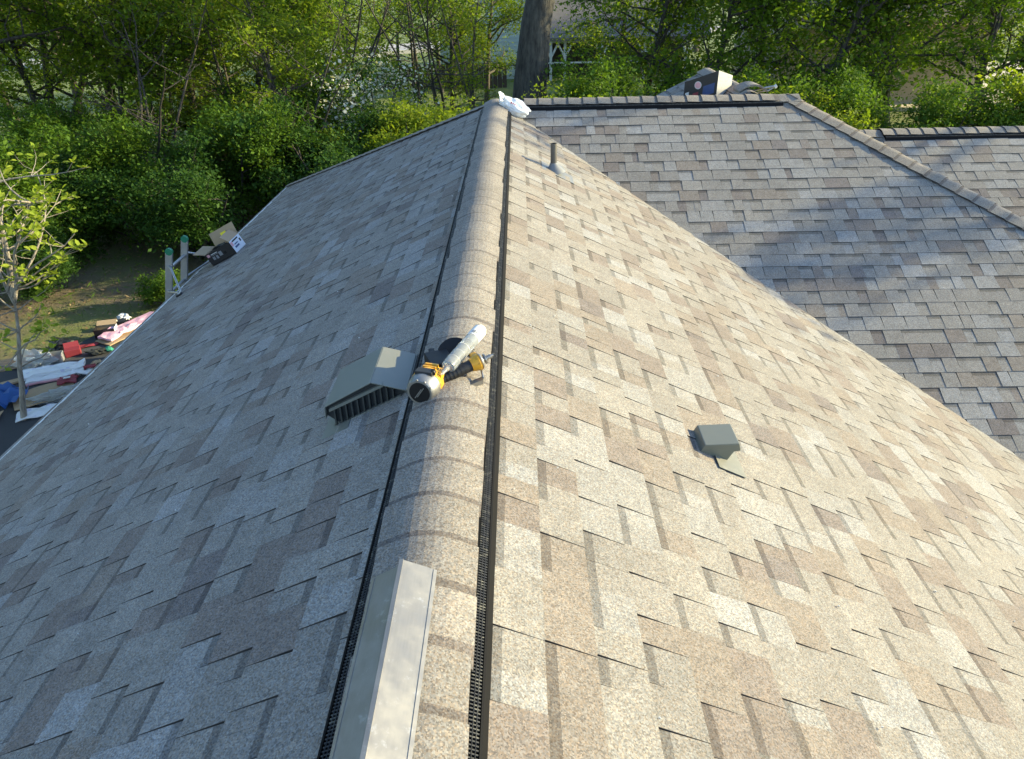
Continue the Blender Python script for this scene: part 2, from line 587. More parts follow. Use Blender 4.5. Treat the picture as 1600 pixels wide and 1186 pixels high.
fv, ff, fm, fc = [], [], [], []
for i, (key, level, wi, u, y0, colr, polys, area, lift) in enumerate(pieces):
    Mx = slopes[key]['M']
    if i in singles:
        o = bpy.data.objects.new('shingle', tabmesh[level, wi])
        COL.objects.link(o)
        o.parent = house
        o.matrix_parent_inverse = house.matrix_basis.inverted()
        o.matrix_basis = Mx @ Matrix.Translation((u, y0, lift))
        o.color = (*colr, 1)
        continue
    for kd, pl in polys:
        # orientation: counter-clockwise seen from above
        ar = sum(pl[k][0] * pl[(k + 1) % len(pl)][1] - pl[(k + 1) % len(pl)][0] * pl[k][1] for k in range(len(pl)))
        if ar < 0:
            pl = pl[::-1]
        top = [Mx @ Vector((x, y, piece_height(level, y - y0) + lift)) for x, y in pl]
        bot = [Mx @ Vector((x, y, -0.004)) for x, y in pl]
        b0 = len(fv)
        n = len(pl)
        fv += [tuple(p) for p in top] + [tuple(p) for p in bot]
        ff.append(tuple(range(b0, b0 + n))); fm.append(0)
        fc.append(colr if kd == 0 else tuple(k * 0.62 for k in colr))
        for k in range(n):
            j = (k + 1) % n
            ff.append((b0 + n + k, b0 + n + j, b0 + j, b0 + k)); fm.append(1); fc.append(colr)
me = bpy.data.meshes.new('shingle_courses')
me.from_pydata(fv, [], ff)
me.materials.append(M_TABS); me.materials.append(M_EDGE)
me.polygons.foreach_set('material_index', fm)
at = me.attributes.new('tabcol', 'FLOAT_COLOR', 'FACE')
at.data.foreach_set('color', np.array([(*c, 1.0) for c in fc], dtype=np.float32).ravel())
me.update()
o = bpy.data.objects.new('shingle_courses', me)
COL.objects.link(o)
adopt(o, house)
o['kind'] = 'stuff'

# ---- roof deck (under the shingles), soffit and walls
def deck(pts, thick=0.03):
    mbk = MB()
    top = [Vector(p) - Vector((0, 0, 0.006)) for p in pts]
    mbk.prism([Vector(p) for p in top], (0, 0, -thick), (0, 0, 0))
    return mbk
ze = -EAVE * T
zr_ = -EAR * T
decks = {
    'L': [(0, YN, 0), (0, YJ, 0), (-EAVE, YJ + EAVE, ze), (-EAVE, YN, ze)],
    'R': [(0, YN, 0), (EAR, YN, zr_), (EAR, YJ - EAR, zr_), (0, YJ, 0)],
    'B': [(0, YJ, 0), (EAR, YJ - EAR, zr_), (XK + EAR, YJ - EAR, zr_), (XK, YJ, 0)],
    'K': [(XK, YJ, 0), (XK + EAR, YJ - EAR, zr_), (XK + EAR, YJ + EAVE, zr_), (XK + EAVE, YJ + EAVE, ze)],
    'back': [(0, YJ, 0), (XK, YJ, 0), (XK + EAVE, YJ + EAVE, ze), (-EAVE, YJ + EAVE, ze)],
}
zw = Z2 - 2.7 * T
decks['w1'] = [(XK - Z2 / T, Y2, Z2), (XK - zw / T, Y2 - 2.7, zw), (X2END, Y2 - 2.7, zw), (X2END, Y2, Z2)]
decks['w2'] = [(XK - Z2 / T, Y2, Z2), (X2END, Y2, Z2), (X2END, Y2 + 2.7, zw), (XK - zw / T, Y2 + 2.7, zw)]
decks['g1'] = [(XW, YJ, 0.02), (XW, YW, 0.02), (XW - 2.2, YW, -1.08), (XW - 2.2, YJ + 2.2, -1.08)]
decks['g2'] = [(XW, YJ, 0.02), (XW + 2.2, YJ + 2.2, -1.08), (XW + 2.2, YW, -1.08), (XW, YW, 0.02)]
for k, pts in decks.items():
    deck(pts).build('roof_deck', plain('deck_' + k, (0.05, 0.045, 0.04), 0.9), house)

def wallbox(x0, x1, y0, y1, z1):
    m_ = MB()
    m_.box(((x0 + x1) / 2, (y0 + y1) / 2, (GZ + z1) / 2), (x1 - x0, y1 - y0, z1 - GZ))
    return m_.build('wall', M_BRICK, house)
wallbox(-EAVE + .35, EAR - .9, YN + .4, YJ - EAR + .2, zr_ + 0.1)
wallbox(-EAVE + .36, XK + EAVE - .35, YJ - EAVE + .2, YJ + EAVE - .35, ze - 0.11)
wallbox(XK + EAVE - .3, X2END - .35, Y2 - 2.35, Y2 + 2.35, zw - 0.1)
# white drip edge and fascia along the left eave, returning round the far corner
mb = MB()
mb.box((-EAVE - 0.010, (YN + YJ + EAVE) / 2, ze - 0.012), (0.034, YJ + EAVE - YN, 0.026))
mb.build('drip_edge', M_WHITE, house)
mb = MB()
mb.box((-EAVE + 0.004, (YN + YJ + EAVE) / 2, ze - 0.11), (0.024, YJ + EAVE - YN - 0.02, 0.165))
mb.build('fascia', M_WHITE, house)
mb = MB()
mb.box(((-EAVE + XK + EAVE) / 2, YJ + EAVE + 0.004, ze - 0.10), (XK + 2 * EAVE, 0.024, 0.17))
mb.build('fascia', M_WHITE, house)
mb = MB()
mb.box((EAR - 0.004, (YN + YJ - EAR) / 2, zr_ - 0.11), (0.024, YJ - EAR - YN, 0.17))
mb.build('fascia', M_WHITE, house)
mb = MB()
mb.box((EAR + XK / 2, YJ - EAR + 0.004, zr_ - 0.11), (XK, 0.024, 0.17))
mb.build('fascia', M_WHITE, house)
# rake boards of the rear gable
for s in (-1, 1):
    mb = MB()
    a = Vector((XW, YW + 0.012, -0.03)); b = Vector((XW + s * 2.2, YW + 0.012, -1.13))
    mb.prism([Vector((0, -.012, -.08)), Vector((0, .012, -.08)), Vector((0, .012, .045)), Vector((0, -.012, .045))][::s], a, b)
    mb.build('rake_board', M_CAPHIP, house)
mb = MB()
mb.prism([Vector((XW - 2.0, 0, -1.2)), Vector((XW + 2.0, 0, -1.2)), Vector((XW, 0, -0.10))], (0, YW - .1, 0), (0, YW - .02, 0))
mb.prism([Vector((XW - 2.0, 0, GZ)), Vector((XW + 2.0, 0, GZ)), Vector((XW + 2.0, 0, -1.21)), Vector((XW - 2.0, 0, -1.21))], (0, YW - .1, 0), (0, YW - .02, 0))
mb.build('gable_wall', M_BRICK, house)

# ---- ridge vent + ridge caps. profile in a local frame: x across, y along the ridge, z up
VH = 0.165          # half width of the vent
CAPW = 0.128        # half width of the caps
def capz(x):
    # rounded over the apex, then running parallel to the roof; +2 cm above it
    r = 0.085
    ax = abs(x)
    return 0.020 - (ax * ax / (2 * 0.17) if ax < r else (r * r / (2 * 0.17) + (ax - r) * T))

def cap_mesh(name, ex, wid, zf, mats, thick=0.005, band=0.028, segs=12, lift=0.0075):
    """one cap: exposed from y=0 (under the previous cap) to y=ex (its own raised butt)"""
    mbc = MB()
    xs = [-wid + 2 * wid * i / segs for i in range(segs + 1)]
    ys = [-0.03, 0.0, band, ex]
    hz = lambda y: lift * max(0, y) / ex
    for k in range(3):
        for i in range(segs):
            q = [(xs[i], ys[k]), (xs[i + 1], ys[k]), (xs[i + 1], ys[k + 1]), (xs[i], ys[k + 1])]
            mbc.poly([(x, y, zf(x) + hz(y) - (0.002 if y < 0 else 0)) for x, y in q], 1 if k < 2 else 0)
    for i in range(segs):      # butt
        a, b = xs[i], xs[i + 1]
        mbc.poly([(b, ex, zf(b) + lift - thick), (a, ex, zf(a) + lift - thick), (a, ex, zf(a) + lift), (b, ex, zf(b) + lift)], 2)
        mbc.poly([(a, 0, zf(a) - thick), (a, ex, zf(a) + lift - thick), (b, ex, zf(b) + lift - thick), (b, 0, zf(b) - thick)], 2)
    for x, s in ((-wid, 1), (wid, -1)):
        q = [(x, 0, zf(x) - thick), (x, 0, zf(x)), (x, ex, zf(x) + lift), (x, ex, zf(x) + lift - thick)]
        mbc.poly(q[::s], 2)
    me = bpy.data.meshes.new(name)
    me.from_pydata(mbc.v, [], mbc.f)
    for m in mats:
        me.materials.append(m)
    me.polygons.foreach_set('material_index', mbc.m)
    me.polygons.foreach_set('use_smooth', [i % 1 == 0 and mm < 2 for i, mm in enumerate(mbc.m)])
    me.update()
    return me

CAPEX = 0.1587
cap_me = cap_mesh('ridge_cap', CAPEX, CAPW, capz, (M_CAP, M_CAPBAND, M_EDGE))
def put(me, name, mat, parent=house):
    o = bpy.data.objects.new(name, me)
    COL.objects.link(o)
    o.parent = parent
    o.matrix_parent_inverse = parent.matrix_basis.inverted()
    o.matrix_basis = mat
    return o

def axes(O, X, Y, Z):
    return Matrix(((X[0], Y[0], Z[0], O[0]), (X[1], Y[1], Z[1], O[1]), (X[2], Y[2], Z[2], O[2]), (0, 0, 0, 1)))

def ridge_vent(A, along, length, y_from_detail=True):
    """plastic vent strip in world coordinates, A start, along unit vector (level)"""
    al = Vector(along); ac = Vector((al.y, -al.x, 0)); z = Vector((0, 0, 1))
    Mx = axes(A, ac, al, z)
    mbv = MB()
    for s in (-1, 1):
        P = lambda x, zz: Vector((s * x, 0, zz))
        zr = lambda x: -x * T
        prof = [P(0.06, zr(0.06) + 0.004), P(0.121, capz(0.121) - 0.012), P(0.150, capz(0.150) - 0.017), P(0.152, capz(0.152) - 0.006),
                P(0.157, capz(0.157) - 0.007), P(0.1665, zr(0.1665) + 0.010), P(0.168, zr(0.168) + 0.001)]
        mbv.prism([Mx.to_3x3() @ p for p in (prof if s < 0 else prof[::-1])], A, Vector(A) + al * length)
    v = mbv.build('ridge_vent', M_VENT, house)
    mbs = MB()
    n = int(length / 0.0085)
    for s in (-1, 1):
        for k in range(n):
            y = 0.004 + k * 0.0085
            a, b = 0.1285, 0.150
            za, zb = capz(a) - 0.0075, capz(b) - 0.0075
            pts = []
            for dz in (-0.006, 0):
                for (x, zz, yy) in ((a, za, y), (b, zb, y), (b, zb, y + 0.003), (a, za, y + 0.003)):
                    pts.append(Mx @ Vector((s * x, yy, zz + dz)))
            mbs.hexa(pts)
        for xx in (0.136, 0.1435):
            pts = []
            for dz in (-0.006, 0.0006):
                for dx, yy in ((0, 0), (0.0016, 0), (0.0016, length), (0, length)):
                    pts.append(Mx @ Vector((s * (xx + dx), yy, capz(xx) - 0.0075 + dz)))
            mbs.hexa(pts)
    lv = mbs.build('vent_grille', plain('vent_grille_plastic', (0.035, 0.035, 0.036), 0.55, var=0.3, spec=0.25, dirt=(0.16, 0.15, 0.12), dirt_scale=60))
    lv.parent = v
    lv.matrix_parent_inverse = Matrix.Identity(4)
    lv['kind'] = 'stuff'
    return v

# adopt() keeps world coordinates for direct children of a thing; grandchildren share their parent's frame
ncap = 0
yk = YJ - 0.02
ridge_vent((0, YN + 0.1, 0), (0, 1, 0), YJ - 0.22 - (YN + 0.1))
k0 = int((YJ + 0.0 - YN) / CAPEX)
for k in range(k0):
    y = 3.8541 - CAPEX * 30 + CAPEX * k
    if y < YN + 0.05 or y > YJ - CAPEX * 0.6:
        continue
    w = random.uniform(-0.005, 0.005)
    put(cap_me, 'ridge_cap', axes((w, y + random.uniform(-.004, .004), random.uniform(0, 0.003)), (1, 0, 0), (0, 1, 0), (0, 0, 1)) @ Matrix.Rotation(random.uniform(-.014, .014), 4, 'Z') @ Matrix.Rotation(random.uniform(-.008, .008), 4, 'Y'))
# cross ridge to the right
ridge_vent((0.30, YJ, 0), (1, 0, 0), XK - 0.32 - 0.08)
capB = cap_mesh('ridge_cap', CAPEX, CAPW, capz, (M_CAPHIP, M_CAPBAND, M_EDGE))
n = int((XK - 0.30 - 0.10) / CAPEX)
for k in range(n):
    x = 0.30 + k * CAPEX
    # butts face the near end
    put(capB, 'ridge_cap', axes((x + CAPEX, YJ + random.uniform(-.004, .004), random.uniform(0, .002)), (0, 1, 0), (-1, 0, 0), (0, 0, 1)))
flatz = lambda x: 0.004 - (abs(x) * abs(x) / (2 * 0.10) if abs(x) < 0.05 else 0.0125 + (abs(x) - 0.05) * T)
capF = cap_mesh('ridge_cap', CAPEX, 0.135, flatz, (M_CAPHIP, M_CAPBAND, M_EDGE), segs=8)
for x in (XK - 0.04, XK + 0.10):
    put(capF, 'ridge_cap', axes((x - 0.16, YJ, 0.012), (0, -1, 0), (1, 0, 0), (0, 0, 1)))
for x in (0.12, 0.27):
    put(capF, 'ridge_cap', axes((x, YJ, 0.010), (0, 1, 0), (-1, 0, 0), (0, 0, 1)))
# hips
def hip(P, D, length, name='hip_cap', ex=0.165):
    D = Vector(D).normalized()
    across = D.cross(Vector((0, 0, 1))).normalized()
    up = across.cross(D).normalized()
    tt = SN / 1.0
    k_ = 0.34                                # fold angle of the cap over a 45 degree hip
    hz = lambda x: 0.006 - (abs(x) ** 2 / (2 * 0.10) * (k_ / T) if abs(x) < 0.05 else (0.0125 + (abs(x) - 0.05) * T) * (k_ / T))
    me = cap_mesh(name, ex, 0.13, hz, (M_CAPHIP, M_CAPBAND, M_EDGE), thick=0.007, segs=8, lift=0.008)
    n = int(length / ex)
    for k in range(n):
        p = Vector(P) + D * (k * ex) + across * random.uniform(-.003, .003) + up * 0.010
        put(me, name, axes(p, across, D, up))
hl = EAVE * math.sqrt(2 + T * T)
hip((XK, YJ, 0), (1, -1, -T), hl * EAR / EAVE)
hip((0, YJ, 0), (-1, 1, -T), hl)
hip((XK, YJ, 0), (1, 1, -T), hl)
# right-hand wing ridge
xs0 = XK - Z2 / T + 0.22
ridge_vent((xs0 + 0.15, Y2, Z2), (1, 0, 0), X2END - xs0 - 0.4)
n = int((X2END - xs0 - 0.2) / CAPEX)
for k in range(n):
    put(capB, 'ridge_cap', axes((xs0 + 0.13 + (k + 1) * CAPEX, Y2, Z2 + random.uniform(0, .002)), (0, 1, 0), (-1, 0, 0), (0, 0, 1)))
for x in (xs0 + 0.1, xs0):
    put(capF, 'ridge_cap', axes((x, Y2, Z2 + 0.01), (0, 1, 0), (-1, 0, 0), (0, 0, 1)))
# rear gable ridge caps
for k in range(13):
    put(capF, 'ridge_cap', axes((XW, YJ + 0.2 + k * CAPEX, 0.024), (1, 0, 0), (0, 1, 0), (0, 0, 1)))

# ---- exhaust hood on the left slope (part of the house)
M_HOOD = plain('hood_paint', (0.155, 0.158, 0.135), 0.42, var=0.10, scale=8, spec=0.5, dirt=(0.17, 0.165, 0.14), dirt_scale=30)
M_HOODIN = plain('hood_inner_dark', (0.03, 0.033, 0.035), 0.7, var=0.2)
M_LOUV = plain('louvre_dark', (0.04, 0.043, 0.04), 0.5, var=0.2)
def lz(x): return T * x                     # left slope surface
def rz_(x): return -T * x
hy0, hy1 = 2.17, 2.45
prof = [(-.440, -.214), (-.484, -.178), (-.480, -.132), (-.302, -.033), (-.176, -.067), (-.184, -.086)]
mb = MB()
mb.prism([Vector((x, 0, z)) for x, z in prof], (0, hy0 + 0.022, 0), (0, hy1 - 0.004, 0), 1)
def slab2(mb, p, q, y0, y1, th, mat=0):
    d = Vector((q[0] - p[0], 0, q[1] - p[1])); n = Vector((-d.z, 0, d.x)).normalized() * th
    P = [Vector((p[0], 0, p[1])), Vector((q[0], 0, q[1])), Vector((q[0], 0, q[1])) + n, Vector((p[0], 0, p[1])) + n]
    mb.prism(P, (0, y0, 0), (0, y1, 0), mat)
slab2(mb, prof[1], prof[2], hy0, hy1, -0.004) if False else None
slab2(mb, (-.484, -.180), (-.481, -.131), hy0, hy1, 0.004)
slab2(mb, (-.482, -.131), (-.302, -.031), hy0, hy1, 0.004)
slab2(mb, (-.3025, -.0315), (-.176, -.066), hy0 + .001, hy1 - .001, 0.0045)
slab2(mb, (-.176, -.066), (-.172, -.086), hy0 - .004, hy1 + .004, 0.006)
mb.prism([Vector((x, 0, z)) for x, z in prof], (0, hy1 - 0.003, 0), (0, hy1, 0), 0)
hood = mb.build('exhaust_vent', [M_HOOD, M_HOODIN], house, bevel=0.0015)
hood['label'] = 'grey green metal exhaust hood with slotted side on the shaded slope'
for k in range(11):
    x = -.452 + k * 0.0225
    zt = (-.131 + (x + .482) * .5556) if x < -.302 else (-.0315 - (x + .302) * .274)
    zb = lz(x) + 0.012
    if zt - 0.012 <= zb:
        continue
    lv = MB()
    lv.box((x, hy0 + 0.012, (zb + min(zt - .006, zb + .075)) / 2), (0.006, 0.012, min(zt - .006, zb + .075) - zb))
    lv.build('louvre', M_LOUV, hood)
for (xa, xb, up) in ((-.462, -.20, 0.008), ):
    lv = MB()
    lv.prism([Vector((xa, 0, lz(xa) + 0.002)), Vector((xb, 0, lz(xb) + 0.002)), Vector((xb, 0, lz(xb) + 0.014)), Vector((xa, 0, lz(xa) + 0.014))], (0, hy0 + .004, 0), (0, hy0 + .018, 0))
    lv.build('grille_rail', M_HOOD, hood)
lv = MB()
lv.prism([Vector((-.470, 0, lz(-.470) + .082)), Vector((-.26, 0, lz(-.26) + .082)), Vector((-.26, 0, lz(-.26) + .094)), Vector((-.470, 0, lz(-.470) + .094))], (0, hy0 + .004, 0), (0, hy0 + .018, 0))
lv.build('grille_rail', M_HOOD, hood)
mb = MB()
mb.prism([Vector((-.505, 0, lz(-.505) + .012)), Vector((-.395, 0, lz(-.395) + .012)), Vector((-.395, 0, lz(-.395) + .014)), Vector((-.505, 0, lz(-.505) + .014))], (0, 2.115, 0), (0, 2.50, 0))
mb.build('flashing', M_HOOD, hood)

# ---- small hooded vent on the sunny slope
vy0, vy1 = 2.345, 2.492
prof = [(.966, -.480), (.984, -.446), (1.123, -.441), (1.133, -.478), (1.106, -.482), (1.080, -.533)]
mb = MB()
mb.prism([Vector((x, 0, z)) for x, z in prof], (0, vy0, 0), (0, vy1, 0))
sv = mb.build('exhaust_vent', plain('vent_paint', (0.155, 0.155, 0.118), 0.38, var=0.08, spec=0.5), house, bevel=0.003)
sv['label'] = 'small square grey brown hooded vent on the sunny slope'
mb = MB()
mb.prism([Vector((1.03, 0, rz_(1.03) + .016)), Vector((1.145, 0, rz_(1.145) + .016)), Vector((1.145, 0, rz_(1.145) + .0185)), Vector((1.03, 0, rz_(1.03) + .0185))], (0, 2.265, 0), (0, 2.50, 0))
mb.build('flashing', plain('vent_flashing', (0.17, 0.165, 0.135), 0.45, var=0.1, dirt=(0.24, 0.23, 0.19), dirt_scale=30), sv)

# ---- plumbing vent pipe with its boot
px_, py_ = 0.534, 6.12
pz_ = rz_(px_)
M_PIPE = plain('vent_pipe_plastic', (0.10, 0.092, 0.078), 0.55, var=0.15)
M_BOOT = plain('boot_lead', (0.21, 0.21, 0.205), 0.5, metal=0.3, var=0.15)
mb = MB()
a0 = []
for r_, h_ in ((0.027, -0.02), (0.027, 0.235), (0.023, 0.235), (0.023, 0.10)):
    a0.append((r_, h_))
mb.tube([(px_, py_, pz_ + h_) for r_, h_ in a0], [r_ for r_, h_ in a0], 20, caps=False)
pipe = mb.build('vent_pipe', M_PIPE, house, smooth=True)
pipe['label'] = 'short tan plumbing pipe standing near the far end of the ridge'
mb = MB()
mb.tube([(px_ + .012, py_, pz_ - .006), (px_ + .008, py_, pz_ + .02), (px_ + .002, py_, pz_ + .055), (px_, py_, pz_ + .075)], [.095, .075, .042, .031], 20)
mb.build('boot', M_BOOT, pipe, smooth=True)
mb = MB()
mb.prism([Vector((px_ - .10, 0, rz_(px_ - .10) + .009)), Vector((px_ + .17, 0, rz_(px_ + .17) + .009)), Vector((px_ + .17, 0, rz_(px_ + .17) + .011)), Vector((px_ - .10, 0, rz_(px_ - .10) + .011))], (0, py_ - .13, 0), (0, py_ + .13, 0))
mb.build('flashing', M_BOOT, pipe)

# ================================================================== THINGS ON THE ROOF
# ---- bent sheet-metal angle lying over the ridge caps
def metal_mat():
    m, nt, b = new_mat('galvanised_sheet')
    pos = worldpos(nt)
    mp = N(nt, 'ShaderNodeMapping'); mp.inputs['Scale'].default_value = (1, 0.08, 1)
    nt.links.new(pos, mp.inputs['Vector'])
    st = noise(nt, mp.outputs[0], 160, 4, 0.7)
    blo = noise(nt, pos, 14, 5, 0.65)
    col = mixc(nt, st, (0.22, 0.205, 0.185), (0.29, 0.27, 0.245))
    col = mixc(nt, ramp(nt, blo, [(0.45, 0.0), (0.75, 0.8)]), col, (0.33, 0.31, 0.28))
    sm = ramp(nt, noise(nt, pos, 26, 6, 0.7), [(0.60, 0.0), (0.70, 1.0)])
    col = mixc(nt, mathn(nt, 'MULTIPLY', sm, 0.35), col, (0.5, 0.5, 0.5))
    nt.links.new(col, b.inputs['Base Color'])
    b.inputs['Metallic'].default_value = 0.55
    nt.links.new(ramp(nt, blo, [(0.3, 0.34), (0.7, 0.55)]), b.inputs['Roughness'])
    bn = N(nt, 'ShaderNodeBump'); bn.inputs['Strength'].default_value = 0.15; bn.inputs['Distance'].default_value = 0.004
    nt.links.new(noise(nt, pos, 9, 3), bn.inputs['Height']); nt.links.new(bn.outputs[0], b.inputs['Normal'])
    return m
M_SHEET = metal_mat()
ang = thing('sheet_metal_angle', (-0.04, 0.4, 0.03), 'long bent grey sheet metal angle lying along the ridge in front', 'sheet metal')
ax_, az_ = -0.044, 0.064
def strip(mb, p, q, y0, y1, th=0.0012):
    d = Vector((q[0] - p[0], 0, q[1] - p[1])); n = Vector((-d.z, 0, d.x)).normalized() * th
    P = [Vector((p[0], 0, p[1])), Vector((q[0], 0, q[1])), Vector((q[0], 0, q[1])) + n, Vector((p[0], 0, p[1])) + n]
    mb.prism(P, (0, y0, 0), (0, y1, 0))
mb = MB(); strip(mb, (-.1115, .0225), (ax_ - .001, az_ - .0012), 0.1, 1.182); mb.build('left_face', M_SHEET, ang)
mb = MB(); strip(mb, (ax_, az_), (.036, .028), 0.1, 1.20); mb.build('right_face', M_SHEET, ang)
mb = MB(); strip(mb, (ax_ - .004, az_ - .0005), (ax_ + .006, az_ + .001), 0.1, 1.2005, .0016); mb.build('fold', M_SHEET, ang)
mb = MB(); strip(mb, (.029, .0325), (.0365, .029), 0.1, 1.199, .0016); mb.build('hem', M_SHEET, ang)
mb = MB(); strip(mb, (-.1135, .0215), (-.106, .0270), 0.1, 1.178, .0016); mb.build('hem', M_SHEET, ang)

# ---- coil nailer
M_YEL = plain('yellow_housing', (0.62, 0.30, 0.02), 0.42, var=0.10, dirt=(0.30, 0.16, 0.03), dirt_scale=60)
M_BLK = plain('black_rubber', (0.016, 0.016, 0.017), 0.55, var=0.25)
M_MAGBLK = plain('black_tool_plastic', (0.008, 0.008, 0.009), 0.5, var=0.2, spec=0.25)
M_SIL = plain('cast_silver', (0.27, 0.265, 0.255), 0.42, metal=0.75, var=0.15)
M_STEEL = plain('tool_steel', (0.36, 0.34, 0.31), 0.35, metal=0.85, var=0.15)
gun = thing('nail_gun', (-0.07, 2.1, -0.045), 'yellow and black coil roofing nailer lying on the ridge beside the hood', 'nail gun')
ca = Vector((-.100, 2.0, .031)); axg = Vector((.27, .95, -.06)).normalized()
P = lambda s: ca + axg * s
mb = MB(); mb.tube([P(0), P(.006), P(.03), P(.052), P(.058)], [.043, .049, .054, .055, .050], 28)
drum = mb.build('cylinder_cap', M_SIL, gun, smooth=True)
mb = MB(); mb.tube([P(-.003), P(.001)], [.036, .037], 28); mb.build('exhaust_disc', M_MAGBLK, drum)
side = axg.cross(Vector((0, 0, 1))).normalized(); upg = side.cross(axg)
mb = MB()
for s_ in (-.006, .004):
    dd = (side * 0.5 + upg * -0.85).normalized(); nn = axg.cross(dd)
    c_ = P(-.0045) + nn * s_
    mb.box(c_, (0.003, 0.0035, 0.042), Matrix((side, axg, upg)).transposed() @ Matrix.Rotation(0.6, 3, 'Y'))
mb.build('disc_mark', M_SIL, drum)
mb = MB(); mb.tube([P(.050), P(.056), P(.085), P(.12), P(.135)], [.052, .057, .055, .047, .035], 24)
for k in range(3):
    mb.box(P(.075 + k * .02) + upg * .048, (.05, .010, .014), Matrix((side, axg, upg)).transposed())
mb.box(P(.10) + side * .03 + upg * .012, (.05, .07, .055), Matrix((side, axg, upg)).transposed(), taper=0.8)
body = mb.build('body', M_YEL, gun, bevel=0.002)
mb = MB(); mb.box(P(.055) + upg * .050, (.062, .034, .018), Matrix((side, axg, upg)).transposed())
mb.tube([P(.050) + upg * .052 + side * .03, P(.060) + upg * .056 + side * .03], .008, 10)
mb.tube([P(.050) - side * .05, P(.075) - side * .053], .008, 8)
mb.build('deflector', M_BLK, gun, bevel=0.002)
# handle
h0, h1 = Vector((-.052, 2.075, .028)), Vector((.066, 2.135, .058))
hd = (h1 - h0).normalized()
mb = MB(); mb.tube([h0, h0 + hd * .015, h0 + hd * .04, h0 + hd * .07, h0 + hd * .10, h1], [.021, .0195, .018, .0185, .0195, .021], 16)
for k in range(7):
    mb.tube([h0 + hd * (.022 + k * .014), h0 + hd * (.026 + k * .014)], .0202, 16)
mb.build('grip', M_BLK, gun, smooth=True)
mb = MB(); mb.tube([h1 - hd * .002, h1 + hd * .008, h1 + hd * .026, h1 + hd * .032], [.0215, .026, .031, .030], 16)
mb.box(h1 + hd * .012 + Vector((0, .022, .012)), (.022, .03, .03), hd.to_track_quat('X', 'Z').to_matrix())
mb.build('handle_end', M_YEL, gun, bevel=0.002)
mb = MB(); mb.tube([h1 + hd * .032, h1 + hd * .036, h1 + hd * .042], [.029, .030, .024], 18); mb.build('end_cap', M_SIL, gun, smooth=True)
mb = MB()
f0 = h1 + hd * .042
mb.tube([f0, f0 + hd * .008, f0 + hd * .009, f0 + hd * .014, f0 + hd * .015, f0 + hd * .036, f0 + hd * .037, f0 + hd * .045], [.010, .010, .019, .019, .007, .007, .0045, .0045], 12)
for k in range(3):
    mb.tube([f0 + hd * (.018 + k * .006), f0 + hd * (.021 + k * .006)], .0088, 12)
mb.build('air_fitting', M_STEEL, gun, smooth=True)
mb = MB()
tm_ = h0 + hd * .012
mb.tube([tm_ + Vector((.012, .018, -.006)), tm_ + Vector((.022, .030, -.008)), tm_ + Vector((.036, .030, -.004))], [.005, .006, .004], 8)
mb.build('trigger', M_BLK, gun, smooth=True)
for k in range(5):
    an = .5 + k * .62
    q_ = P(.0) + (side * math.cos(an) + upg * math.sin(an)) * .0445
    mb = MB(); mb.tube([q_ - axg * .001, q_ + axg * .004], [.0042, .0046], 8); mb.build('screw', M_STEEL, gun)
# magazine and nose
mc = Vector((-.004, 2.288, .004)); mn = Vector((.30, -.55, .78)).normalized()
mb = MB(); mb.tube([mc - mn * .036, mc - mn * .03, mc + mn * .022, mc + mn * .030], [.062, .070, .070, .060], 26)
mb.tube([mc + mn * .029, mc + mn * .036], [.030, .026], 18)
mb.box(mc + Vector((-.050, -.072, .020)), (.085, .105, .052), Matrix.Rotation(.4, 3, 'Z'))
mb.tube([mc + mn * .020, mc + mn * .034], [.069, .066], 26)
mb.box(mc + Vector((.01, -.085, .022)), (.05, .05, .03), Matrix.Rotation(.2, 3, 'Z'))
mb.box(mc + Vector((-.082, -.02, .026)), (.022, .05, .03), Matrix.Rotation(.2, 3, 'Z'))
mb.build('magazine', M_MAGBLK, gun, bevel=0.003)
mb = MB(); mb.tube([mc + Vector((-.09, -.06, .006)), mc + Vector((-.094, -.02, .010))], [.013, .010], 10)
mb.tube([mc + Vector((-.088, -.05, .030)), mc + Vector((-.066, -.05, .034))], [.008, .008], 10)
mb.build('nose', M_STEEL, gun, smooth=True)
mb = MB(); mb.tube([mc + Vector((.055, .0, -.004)), mc + Vector((.070, .006, -.002)), mc + Vector((.078, .008, 0))], [.040, .038, .026], 18); mb.build('canister_lid', M_STEEL, gun, smooth=True)
pa, pb = Vector((.028, 2.062, .006)), Vector((.108, 2.085, .026))
mb = MB()
mb.prism([pa + Vector((0, 0, -.005)), pb + Vector((0, 0, -.016)), pb + Vector((0, 0, .002)), pa + Vector((0, 0, 0))], (0, 0, 0), (.004, .022, .004))
mb.tube([pb + Vector((0, .012, .002)), h1 + hd * .036 + Vector((0, 0, -.02))], .004, 8)
mb.build('belt_hook', M_STEEL, gun)

# ---- clear sealant cartridge resting across the nailer
def clear_plastic(name, tint, rough=0.18):
    m, nt, b = new_mat(name)
    b.inputs['Base Color'].default_value = (*tint, 1)
    b.inputs['Roughness'].default_value = rough
    b.inputs['Transmission Weight'].default_value = 0.8
    b.inputs['IOR'].default_value = 1.3
    return m
tube_t = thing('sealant_tube', (.035, 2.2, .03), 'clear plastic sealant cartridge with a white label resting across the nail gun', 'sealant tube')
t0, t1 = Vector((-.012, 2.096, .072)), Vector((.088, 2.345, .088))
td = (t1 - t0).normalized(); tl = (t1 - t0).length
Q = lambda s: t0 + td * s
mb = MB(); mb.tube([Q(0), Q(.004), Q(.02), Q(tl * .78), Q(tl)], [.018, .024, .026, .026, .026], 24)
tb = mb.build('cartridge', clear_plastic('clear_cartridge', (0.78, 0.80, 0.79)), tube_t, smooth=True)
mb = MB()
for s in (.045, .085, .125):
    mb.tube([Q(s), Q(s + .0015)], .02635, 24)
